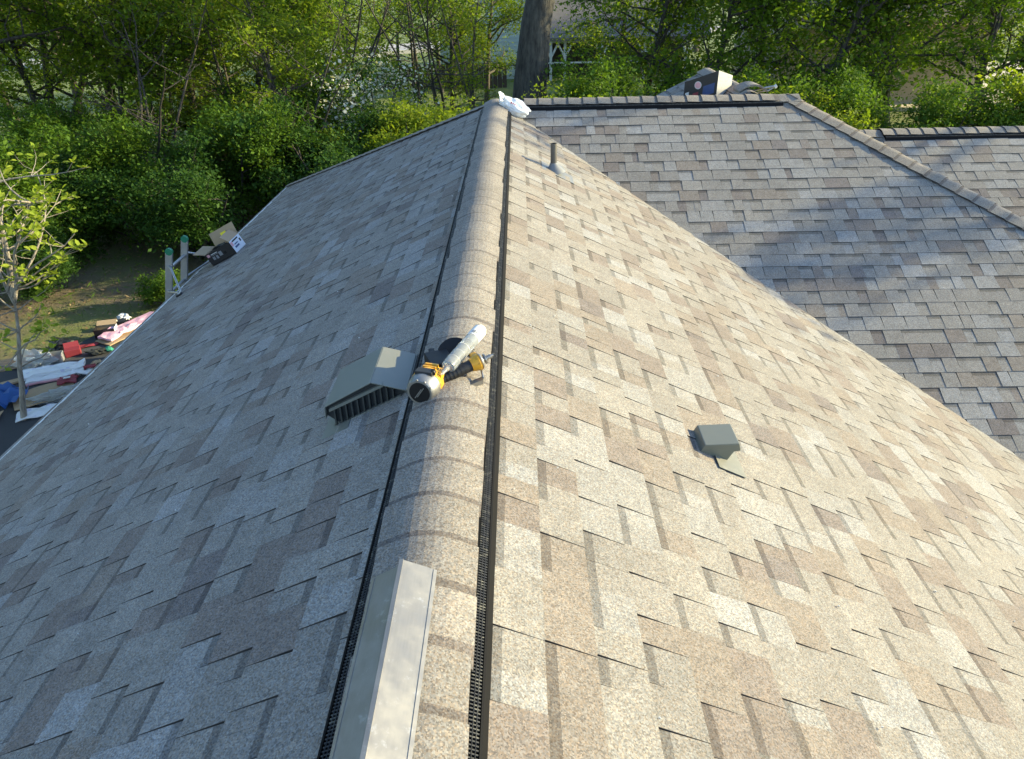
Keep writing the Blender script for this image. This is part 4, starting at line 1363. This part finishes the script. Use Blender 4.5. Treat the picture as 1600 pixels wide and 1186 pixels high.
KINDS = {}
def make_kind(key, leafkey, leafsize, barkmat, seed, blossom=0, aspect=.55, **kw):
    wood, pts = grow(seed, **kw)
    pts = pts[pts[:, 2] > 0.05]
    tm = bpy.data.meshes.new('trunk'); tm.from_pydata(wood.v, [], wood.f); tm.materials.append(barkmat)
    tm.polygons.foreach_set('use_smooth', [True] * len(tm.polygons)); tm.update()
    d = dict(trunk=tm, h=kw['height'])
    if blossom:
        sel = np.random.default_rng(seed).random(len(pts)) < blossom
        d['blossom'] = leaf_mesh('blossom', pts[sel], leafsize * .75, LEAF['blossom'], seed + 5, aspect=.9)
        pts = pts[~sel]
    d['crown'] = leaf_mesh('crown', pts, leafsize, LEAF[leafkey], seed + 1, aspect=aspect)
    KINDS[key] = d
    return len(pts)

dense = lambda f: 1.0 - .55 * abs(f - .45)
nleaf = 0
nleaf += make_kind('tall', 'spring', .17, M_BARK, 11, height=11, trunk_r=.20, clear=.22, spread=3.6, n_main=24, n_sub=9, n_leaf=90, sigma=.38)
nleaf += make_kind('tall2', 'mid', .17, M_BARKD, 12, height=12, trunk_r=.22, clear=.20, spread=4.2, n_main=26, n_sub=9, n_leaf=95, sigma=.42)
nleaf += make_kind('wood', 'spring', .13, M_BARKD, 31, height=13, trunk_r=.20, clear=.24, spread=3.6, n_main=26, n_sub=8, n_leaf=85, sigma=.36, lean=(.15, 0))
nleaf += make_kind('wood2', 'spring', .13, M_BARKD, 33, height=12, trunk_r=.19, clear=.20, spread=3.4, n_main=24, n_sub=8, n_leaf=85, sigma=.34, stems=2)
nleaf += make_kind('maple', 'spring', .16, M_BARKD, 13, height=7.5, trunk_r=.13, clear=.10, spread=3.1, n_main=28, n_sub=9, n_leaf=62, sigma=.36, profile=dense)
nleaf += make_kind('limetree', 'lime', .14, M_BARK, 14, height=9, trunk_r=.14, clear=.16, spread=3.0, n_main=24, n_sub=9, n_leaf=80, sigma=.36)
nleaf += make_kind('limemaple', 'lime', .13, M_BARKD, 41, height=8.5, trunk_r=.14, clear=.10, spread=3.0, n_main=26, n_sub=9, n_leaf=75, sigma=.36, profile=dense)
nleaf += make_kind('sapling', 'lime', .13, M_BARK, 15, height=7, trunk_r=.10, clear=.2, spread=1.8, n_main=18, n_sub=6, n_leaf=26, sigma=.25, stems=3)
nleaf += make_kind('bare', 'spring', .11, M_BARKD, 16, height=8, trunk_r=.10, clear=.15, spread=2.2, n_main=22, n_sub=7, n_leaf=10, sigma=.25, stems=4)
nleaf += make_kind('shrub', 'deep', .10, M_BARKD, 17, height=3.0, trunk_r=.10, clear=.05, spread=1.6, n_main=26, n_sub=9, n_leaf=150, sigma=.24, stems=4, profile=dense)
nleaf += make_kind('shrub2', 'mid', .10, M_BARKD, 18, height=3.4, trunk_r=.10, clear=.05, spread=1.8, n_main=26, n_sub=9, n_leaf=140, sigma=.26, stems=4, profile=dense)
nleaf += make_kind('hedge', 'lime', .10, M_BARK, 19, height=2.6, trunk_r=.08, clear=.05, spread=1.4, n_main=24, n_sub=9, n_leaf=100, sigma=.22, stems=4, profile=dense)
nleaf += make_kind('blossomshrub', 'mid', .11, M_BARKD, 20, blossom=.5, height=3.8, trunk_r=.09, clear=.08, spread=1.7, n_main=22, n_sub=9, n_leaf=75, sigma=.22, stems=4, profile=dense)
nleaf += make_kind('lawntree', 'mid', .16, M_BARKD, 21, height=7, trunk_r=.13, clear=.30, spread=2.6, n_main=18, n_sub=8, n_leaf=55, sigma=.35)
nleaf += make_kind('lowbush', 'mid', .08, M_BARKD, 22, height=.85, trunk_r=.04, clear=.05, spread=.62, n_main=24, n_sub=8, n_leaf=60, sigma=.10, stems=3, profile=dense)
print('leaf faces', nleaf)

def plant(name, kind, x, y, s, label, cat='tree', group=None, rz=None, sz=None, z=GZ):
    k = KINDS[kind]
    t = thing(name, (x, y, z), label, cat, group, random.uniform(0, 6.28) if rz is None else rz)
    t.scale = (s, s, s if sz is None else sz)
    for part in ('trunk', 'crown', 'blossom'):
        if part in k:
            o = bpy.data.objects.new(part, k[part]); COL.objects.link(o); o.parent = t
    return t

# position a plant by picture column and distance (ground hit is left to the scene's own perspective)
def at(col, Y):
    d = fwd + r2 * ((col - 800) / 1099.8)
    # column direction at the horizon row
    d = fwd + r2 * ((col - 800) / 1099.8) + u2 * ((593 - 150) / 1099.8)
    k = Y / d.y
    return CAM.x + d.x * k

GW = 'woodland trees behind the house'
def wood_(kind, col, Y, s, label, sz=None, name='woodland_tree'):
    return plant(name, kind, at(col, Y), Y, s, label, 'tree', GW, sz=sz)
# left wood
wood_('wood', -30, 21, 1.0, 'forked dark trunk tree at the far left picture edge')
wood_('wood2', 70, 27, 1.0, 'leaning dark trunk over the sunny lawn at upper left')
wood_('wood', 165, 25, .95, 'twin-limbed tree right of the leaning dark trunk')
wood_('limetree', 285, 26, 1.0, 'bright lime green tree right of the upper left trunks')
wood_('wood2', 385, 30, 1.0, 'sunlit pale green tree left of the street view')
wood_('limetree', 420, 21, .72, 'low yellow green tree in front of the sunlit pale one')
wood_('tall2', 110, 52, 1.1, 'distant green tree beyond the sunny lawn')
wood_('tall', 240, 56, 1.1, 'distant tall tree closing the upper left view')
wood_('tall', -30, 60, 1.1, 'farthest tree at the top left corner')
wood_('tall2', 400, 66, 1.0, 'dark far tree left of the road')
wood_('sapling', 225, 22, .95, 'thin sapling between the left trunks and the lime tree')
wood_('sapling', 345, 23, .9, 'thin sapling below the lime tree')
wood_('limemaple', 55, 24, .9, 'low-branched lime tree behind the dogwood')
wood_('maple', 175, 22.5, .85, 'low-branched green tree above the ladder')
wood_('limemaple', 290, 23, .95, 'low-branched lime tree above the open carton')
wood_('maple', 385, 25, .9, 'low-branched green tree above the far roof corner')
wood_('limemaple', 470, 27, .9, 'low-branched lime tree left of the white blossom')
wood_('limetree', 10, 33, 1.15, 'lime green tree behind the leftmost forked trunk')
wood_('limetree', 120, 31, 1.1, 'sunlit lime tree between the two upper left trunks')
wood_('limetree', 215, 35, 1.1, 'lime tree behind the thin sapling at upper left')
wood_('limetree', 330, 40, 1.15, 'pale lime tree at the top left of the street view')
wood_('limetree', 480, 42, 1.0, 'lime tree standing in front of the road')
wood_('sapling', 560, 33, 1.1, 'thin young tree above the white blossom')
wood_('sapling', 640, 31, 1.1, 'thin young tree between blossom and fence')
wood_('limetree', 760, 36, .85, 'lime tree in front of the pale siding')
# trees of the same wood beyond the left picture edge
for (x_, y_, s_) in ((-15.5, 13.5, 1.25), (-20, 18, 1.4), (-13.5, 7.0, 1.2), (-18, 2, 1.4)):
    plant('woodland_tree', 'tall2', x_, y_, s_, 'tree of the left wood standing outside the picture edge', 'tree', GW)
# understory on the left
US = 'dark shrubs at the edge of the wood'
for i, (k, col, Y, s, lb) in enumerate((
    ('shrub2', -40, 15.5, .90, 'dark shrub behind the dogwood at the left edge'),
    ('shrub', 70, 16.5, .9, 'dark green shrub just right of the dogwood crown'),
    ('shrub2', 150, 16.6, .8, 'broad green shrub above the ladder tops'),
    ('shrub', 255, 15.4, .85, 'dark shrub directly behind the ladder'),
    ('shrub2', 330, 18.0, .85, 'tall green shrub above the open carton'),
    ('shrub', 405, 18.6, .9, 'dark shrub above the far left roof corner'),
    ('shrub', 505, 18.0, 1.0, 'shadowy shrub behind the middle of the far hip'),
    ('shrub', 460, 23.0, 1.1, 'deep green shrub left of the thin multi-stemmed tree'),
    ('shrub2', 15, 19.0, .8, 'low green shrub at the foot of the leftmost trunk'),
    ('shrub', 120, 20.0, .75, 'low dark shrub at the foot of the leaning trunk'),
)):
    plant('shrub', k, at(col, Y), Y, s, lb, 'shrub', US)
plant('bare_tree', 'bare', at(205, 18.5), 18.5, .85, 'dark twiggy small tree above the ladder', 'tree')
plant('bare_tree', 'bare', at(440, 19.5), 19.5, .8, 'dark twiggy small tree above the far roof corner', 'tree')
plant('shrub', 'shrub', -9.6, 13.4, .50, 'small dark shrub on soil right of the dogwood trunk', 'shrub')
plant('shrub', 'shrub2', -10.9, 11.6, .55, 'small green shrub behind the dogwood trunk at the picture edge', 'shrub')
plant('low_bush', 'lowbush', -6.85, 12.85, .66, 'small rounded green bush on bare soil below the ladder', 'bush')
# middle
plant('blossom_shrub', 'blossomshrub', at(590, 20.5), 20.5, 1.0, 'white flowering shrub near the street', 'shrub')
plant('bare_tree', 'bare', at(510, 24), 24, 1.0, 'thin multi-stemmed tree with few leaves left of the blossom', 'tree')
plant('bare_tree', 'bare', at(690, 25), 25, .95, 'slender dark-stemmed tree right of the blossom', 'tree')
plant('young_tree', 'sapling', at(470, 29), 29, 1.05, 'sparse young lime tree in front of the road', 'tree')
plant('young_tree', 'sapling', at(745, 30), 30, 1.0, 'sparse sapling left of the massive trunk', 'tree')
plant('young_tree', 'limemaple', at(705, 33), 33, .85, 'low leafy lime tree in front of the brown fence', 'tree')
plant('young_tree', 'limetree', at(545, 38), 38, .9, 'lime tree above the white blossom hiding the road', 'tree')
plant('lawn_tree', 'lawntree', at(627, 52), 52, .9, 'small dark-trunked tree on the lawn by the road', 'tree')
plant('lawn_tree', 'lawntree', at(690, 40), 40, .95, 'shady tree between the blossom and the massive trunk', 'tree')
plant('lawn_tree', 'lawntree', at(560, 78), 78, 1.2, 'far tree beyond the road', 'tree')
plant('lawn_tree', 'lawntree', at(480, 90), 90, 1.3, 'farthest street tree at the top', 'tree')
plant('lawn_tree', 'lawntree', at(700, 95), 95, 1.3, 'far tree behind the lawn right of the road', 'tree')
HG = 'sunlit bushes along the back of the house'
for i, (k, col, Y, s, lb) in enumerate((
    ('hedge', 640, 18.0, 1.0, 'lime bush low beside the far hip'),
    ('hedge', 700, 16.5, 1.0, 'lime bush left of the plastic bag'),
    ('hedge', 770, 16.0, 1.05, 'lime bush directly above the plastic bag'),
    ('hedge', 850, 16.0, 1.1, 'lime bush at the foot of the massive trunk'),
    ('hedge', 930, 16.5, 1.05, 'lime bush right of the massive trunk'),
    ('hedge', 1010, 16.0, 1.0, 'lime bush left of the printed carton'),
    ('shrub2', 1090, 17.0, .9, 'green bush behind the printed carton'),
    ('shrub2', 900, 20.0, 1.0, 'taller green bush behind the lime bushes'),
    ('hedge', 560, 19.0, .9, 'lime bush at the shaded end of the row'),
)):
    plant('bush', k, at(col, Y), Y, s, lb, 'bush', HG)
# right
RG = 'leafy trees behind the right roof'
for i, (k, col, Y, s, lb) in enumerate((
    ('maple', 1000, 29, 1.05, 'leafy tree left of the far right house roof'),
    ('maple', 1110, 26, 1.0, 'leafy tree directly above the printed carton'),
    ('limetree', 1190, 29, 1.0, 'yellow green tree below the far right roof'),
    ('maple', 1270, 25, 1.05, 'bright maple-like tree above the hip peak'),
    ('maple', 1400, 26, 1.1, 'bright tree above the start of the right wing ridge'),
    ('maple', 1520, 27, 1.15, 'bright tree above the right wing ridge'),
    ('maple', 1640, 28, 1.2, 'leafy tree cut off by the right picture edge'),
    ('limetree', 1470, 34, 1.1, 'yellow green tree behind the sandy clearing'),
    ('tall', 1380, 46, 1.0, 'tall tree beside the far right house'),
    ('tall2', 1570, 50, 1.1, 'dark tall tree at the top right'),
    ('limetree', 960, 34, .9, 'lime tree in front of the porch'),
    ('tall', 1080, 58, 1.1, 'tall tree behind the far houses'),
)):
    plant('leafy_tree', k, at(col, Y), Y, s, lb, 'tree', RG)
for i, (k, col, Y, s, lb) in enumerate((
    ('shrub2', 1180, 20, .9, 'green bush right of the printed carton'),
    ('hedge', 1270, 19, 1.0, 'lime bush just above the hip peak'),
    ('shrub2', 1360, 20, .9, 'green bush left of the right wing ridge'),
    ('shrub2', 1450, 19, .85, 'green bush above the near end of the right wing ridge'),
    ('hedge', 1540, 20, 1.1, 'lime bush above the right wing ridge'),
    ('shrub2', 1620, 19, .9, 'green bush at the right picture edge'),
)):
    plant('bush', k, at(col, Y), Y, s, lb, 'bush', HG)

# massive trunk
wood, pts = grow(78, height=14, trunk_r=.60, clear=.42, spread=5.0, n_main=16, n_sub=8, n_leaf=80, sigma=.5)
t = thing('oak_tree', (0.62, 22, GZ), 'massive dark tree trunk rising beyond the plastic bag', 'tree')
o = wood.build('trunk', M_BARKO, None, smooth=True); o.parent = t
o = bpy.data.objects.new('crown', leaf_mesh('crown', pts, .18, LEAF['spring'], 78)); COL.objects.link(o); o.parent = t

# dogwood in the left foreground: bare pale limbs with sparse bright leaves at the twig ends
dg = thing('dogwood_tree', (-7.15, 8.66, GZ), 'slender pale-barked dogwood with sparse bright new leaves at the left', 'tree')
rg = np.random.default_rng(5)
wood = MB(); tips = []
def limb(p, d, ln, r0, n=6, wob=.10, up=.04):
    out = [np.array(p, float)]; d = np.array(d, float); d /= np.linalg.norm(d)
    for i in range(n):
        d = d + rg.normal(0, wob, 3) + [0, 0, up]; d /= np.linalg.norm(d); out.append(out[-1] + d * ln / n)
    wood.tube([tuple(q) for q in out], [r0 * (1 - .72 * i / n) for i in range(n + 1)], 8, caps=False)
    return out
stem = limb((0, 0, 0), (.27, .18, 1), 2.0, .046, 7, .05)
for (d, ln, r0) in (((.20, .22, 1), 1.75, .032), ((.42, .05, 1), 1.65, .028), ((-.25, .25, .9), 1.5, .024)):
    main = limb(stem[-1] - (stem[-1] - stem[-2]) * rg.random(), d, ln, r0, 8, .07)
    for k in range(9):
        i = rg.integers(1, 9)
        an = rg.uniform(0, 6.28)
        b1 = limb(main[i], (math.cos(an), math.sin(an), rg.uniform(.05, .5)), rg.uniform(.55, 1.35), .014, 5, .14)
        for q in range(3):
            j = rg.integers(2, 6)
            an2 = an + rg.normal(0, .8)
            tw = limb(b1[j], (math.cos(an2), math.sin(an2), rg.uniform(.1, .5)), rg.uniform(.2, .45), .006, 4, .15)
            tips += [tw[-1], tw[-2]]
        tips.append(b1[-1])
    tips.append(main[-1]); tips.append(main[-2])
for (p_, d_, ln_) in ((main[1], (1.0, .1, .9), 1.5), (stem[-1], (1.0, -.2, .75), 1.6), (stem[-1], (.8, .5, 1.2), 1.8)):
    b1 = limb(p_, d_, ln_, .020, 7, .12, .02)
    for q in range(6):
        j = rg.integers(2, 8); an2 = rg.uniform(0, 6.28)
        tw = limb(b1[j], (math.cos(an2), math.sin(an2), rg.uniform(.1, .6)), rg.uniform(.2, .5), .006, 4, .15)
        tips += [tw[-1], tw[-2]]
    tips += [b1[-1], b1[-2]]
for k in range(14):
    i = rg.integers(3, 8); an = rg.uniform(0, 6.28)
    b1 = limb(stem[i], (math.cos(an), math.sin(an), rg.uniform(.0, .5)), rg.uniform(.5, 1.1), .012, 5, .14)
    tips += [b1[-1], b1[-2], b1[-3]]
o = wood.build('trunk', M_BARKL, None, smooth=True); o.parent = dg
lf = MB()
lvv = []
for tpt in tips:
    for q in range(rg.integers(2, 6)):
        an = rg.uniform(0, 6.28); el = rg.uniform(-.1, .9)
        d = Vector((math.cos(an) * math.cos(el), math.sin(an) * math.cos(el), math.sin(el)))
        L = rg.uniform(.07, .125); w = L * .29
        sd = d.cross(Vector((rg.normal(0, .4), rg.normal(0, .4), 1))).normalized(); nn = sd.cross(d)
        p = Vector(tpt) + d * .02
        A, B_, C_, D2, E2, F2 = p, p + d * L * .35 + sd * w + nn * .008, p + d * L * .72 + sd * w * .8 + nn * .004, p + d * L - nn * .012, p + d * L * .72 - sd * w * .8 + nn * .004, p + d * L * .35 - sd * w + nn * .008
        m1, m2 = p + d * L * .35, p + d * L * .72
        v_ = rg.random()
        for poly in ((A, B_, m1), (m1, B_, C_, m2), (m2, C_, D2), (A, m1, F2), (m1, m2, E2, F2), (m2, D2, E2)):
            lf.poly(poly[::-1] if False else poly); lvv.append(v_)
o = lf.build('leaves', LEAF['dogwood'], None); o.parent = dg
a = o.data.attributes.new('lv', 'FLOAT', 'FACE'); a.data.foreach_set('value', np.array(lvv, np.float32))

# tree out of the frame on the right that throws the dappled patch on the cross slope
sd_ = Vector(sun_dir)
wood = MB(); pts = []
rg = np.random.default_rng(9)
base = Vector((15.5, 12.6, GZ))
def shade_at(P, dist, rad, n):
    c = Vector(P) + sd_ * dist
    for k in range(n):
        pts.append(np.array(c) + rg.normal(0, 1, 3) * np.array(rad))
    return c
cl = [shade_at((3.9, 6.50, -.80), 12.2, (.5, .45, .075), 240), shade_at((2.9, 6.12, -1.00), 12.6, (.45, .4, .045), 150), shade_at((4.7, 6.45, -.83), 12.0, (.45, .4, .07), 170),
      shade_at((.33, 7.3, -.15), 14.0, (.45, .45, .16), 200)]
tp = [base, base + Vector((-.1, -.1, 3)), base + Vector((-.1, -.3, 5.6)), base + Vector((-.2, -.4, 7.6))]
wood.tube([tuple(p) for p in tp], [.15, .12, .09, .04], 9)
for c in cl:
    st = tp[1] + (tp[3] - tp[1]) * min(.95, max(0.1, (c.z - tp[1].z - .8) / 4.6))
    wood.tube([tuple(st), tuple((st + c) / 2 + Vector((0, 0, .25))), tuple(c)], [.05, .035, .012], 6)
t = thing('shade_tree', base, 'tree standing off to the right of the roof', 'tree')
o = wood.build('trunk', M_BARK, t)
o = bpy.data.objects.new('crown', leaf_mesh('crown', pts, .16, LEAF['spring'], 79)); COL.objects.link(o); adopt(o, t)

# ================================================================== NEIGHBOURING HOUSES
M_SIDING = plain('pale_siding', (0.46, 0.52, 0.48), 0.7, var=0.06)
M_ROOFG = plain('far_roof_grey', (0.13, 0.115, 0.11), 0.9, var=0.25, scale=3, bump=0.3)
M_TRIMW = plain('far_trim_white', (0.62, 0.62, 0.58), 0.6, var=0.05)
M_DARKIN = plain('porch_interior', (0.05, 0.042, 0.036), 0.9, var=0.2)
M_GLASS = plain('window_glass', (0.03, 0.035, 0.04), 0.1, var=0.1, spec=0.8)
M_FENCE = plain('fence_brown', (0.075, 0.055, 0.045), 0.9, var=0.25)
nh = thing('neighbour_house', (3, 48, GZ), 'pale green sided house with grey roof and porch behind the massive trunk', 'house')
mb = MB()
for k in range(22):       # lapped siding boards on the gable front
    z0 = GZ + .2 + k * .22
    mb.prism([Vector((0, 0, z0)), Vector((0, -.025, z0)), Vector((0, -.004, z0 + .215)), Vector((0, 0, z0 + .215))], (-1.6, 45, 0), (1.9, 45, 0))
mb.box((.15, 49.02, GZ + 2.5), (3.5, 8, 5.0))
mb.build('wall', M_SIDING, nh)
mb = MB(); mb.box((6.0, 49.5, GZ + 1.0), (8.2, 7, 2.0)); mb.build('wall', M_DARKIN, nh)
mb = MB(); mb.prism([Vector((0, 43.4, -2.15)), Vector((0, 49.5, 1.2)), Vector((0, 55.5, -2.15)), Vector((0, 55.5, -2.3)), Vector((0, 49.5, 1.05)), Vector((0, 43.4, -2.3))], (1.96, 0, 0), (11.0, 0, 0)); mb.build('roof', M_ROOFG, nh)
mb = MB(); mb.prism([Vector((-4.6, 0, -1.6)), Vector((-1.4, 0, -.2)), Vector((1.8, 0, 1.4)), Vector((1.8, 0, 1.25)), Vector((-1.4, 0, -.35)), Vector((-4.6, 0, -1.75))], (0, 44.6, 0), (0, 53, 0)); mb.build('roof', M_ROOFG, nh)
mb = MB(); mb.box((-3.0, 49.3, GZ + 1.35), (2.7, 7.4, 2.7)); mb.build('wall', M_SIDING, nh)
for x in (2.1, 2.9, 5.0, 7.4, 9.8):
    mb = MB(); mb.box((x, 43.8, (GZ - 2.3) / 2), (.14, .14, -2.3 - GZ - .002))
    for s in (-1, 1):
        mb.tube([(x + s * .03, 43.8, -3.15), (x + s * .35, 43.8, -2.55), (x + s * .5, 43.8, -2.35)], .06, 6)
    mb.build('porch_post', M_TRIMW, nh)
mb = MB(); mb.box((6.4, 43.8, -2.36), (9.0, .16, .12)); mb.build('porch_beam', M_TRIMW, nh)
mb = MB(); mb.box((6.4, 43.78, -3.45), (9.0, .08, .08)); mb.build('porch_rail', M_TRIMW, nh)
for x, z in ((-3.2, -3.0), ):
    mb = MB(); mb.box((x, 45.56, z), (.9, .06, 1.2)); w1 = mb.build('window', M_TRIMW, nh)
    mb = MB(); mb.box((x, 45.52, z), (.74, .05, 1.04)); mb.build('pane', M_GLASS, w1)
nh2 = thing('neighbour_house', (14, 36, GZ), 'grey roofed house with tan eave board at the upper right', 'house')
mb = MB(); mb.box((16, 37, GZ + 1.6), (9, 7, 3.2)); mb.build('wall', plain('tan_wall', (0.36, 0.29, 0.20), 0.8), nh2)
mb = MB(); mb.prism([Vector((0, 32.2, -.78)), Vector((0, 37, 1.6)), Vector((0, 42, -.9)), Vector((0, 42, -1.05)), Vector((0, 37, 1.45)), Vector((0, 32.2, -.93))], (12.1, 0, 0), (21, 0, 0)); mb.build('roof', M_ROOFG, nh2)
mb = MB(); mb.box((16.5, 32.18, -.90), (8.8, .05, .2)); mb.build('eave_board', plain('eave_tan', (0.33, 0.24, 0.14), 0.7), nh2)
fn = thing('board_fence', (-4, 46, GZ), 'low dark brown board fence behind the blossom shrub', 'fence')
for k in range(28):
    mb = MB(); mb.box((-7.4 + k * .255, 41.5 + .02 * (k % 2), GZ + .62), (.235, .025, 1.24 + .03 * random.random())); mb.build('board', M_FENCE, fn)
mb = MB(); mb.box((-3.95, 41.56, GZ + .95), (7.2, .05, .09)); mb.build('rail', M_FENCE, fn)

# ================================================================== LEAF LITTER AND ROOF CRUMBS
rg = np.random.default_rng(44)
n = 9000
xy = np.stack([rg.uniform(-16, -6.0, n), rg.uniform(10.5, 24, n)], 1)
keep = ~((xy[:, 0] > -7.6) & (xy[:, 1] < 12.6))
xy = xy[keep]
pts = np.column_stack([xy, np.full(len(xy), GZ + .015) + rg.uniform(0, .02, len(xy))])
me = leaf_mesh('leaf_litter', pts, .075, leaf_mat('dead_leaf', (0.10, 0.065, 0.035), (0.30, 0.22, 0.13), .1), 45, upbias=3.0)
o = bpy.data.objects.new('leaf_litter', me); COL.objects.link(o)
tag(o, 'dry brown leaf litter on the soil under the shrubs', 'leaf litter', kind='stuff')
n = 5000
xy = np.stack([rg.uniform(-17, -7.4, n), rg.uniform(12.2, 26, n)], 1)
pts = np.column_stack([xy, np.full(n, GZ + .05) + rg.uniform(0, .05, n)])
me = leaf_mesh('grass_tufts', pts, .13, LEAF['mid'], 46, upbias=-.4, aspect=.12)
o = bpy.data.objects.new('grass_tufts', me); COL.objects.link(o)
tag(o, 'thin weedy grass growing in the bare soil', 'grass', kind='stuff')
mb = MB()
for k in range(90):
    if k % 2:
        x = rg.uniform(.2, 2.6); y = rg.uniform(1.0, 5.0); z = rz_(x)
    else:
        x = -rg.uniform(.2, 3.2); y = rg.uniform(1.0, 8.0); z = lz(x)
    q = rg.uniform(.002, .005)
    mb.box((x, y, z + .016), (q, q * 1.6, q), Matrix.Rotation(rg.uniform(0, 3), 3, 'Z'))
o = mb.build('roof_crumbs', plain('pale_crumbs', (0.5, 0.49, 0.46), 0.7), None)
tag(o, 'tiny pale crumbs scattered over the shingles', 'crumbs', kind='stuff')
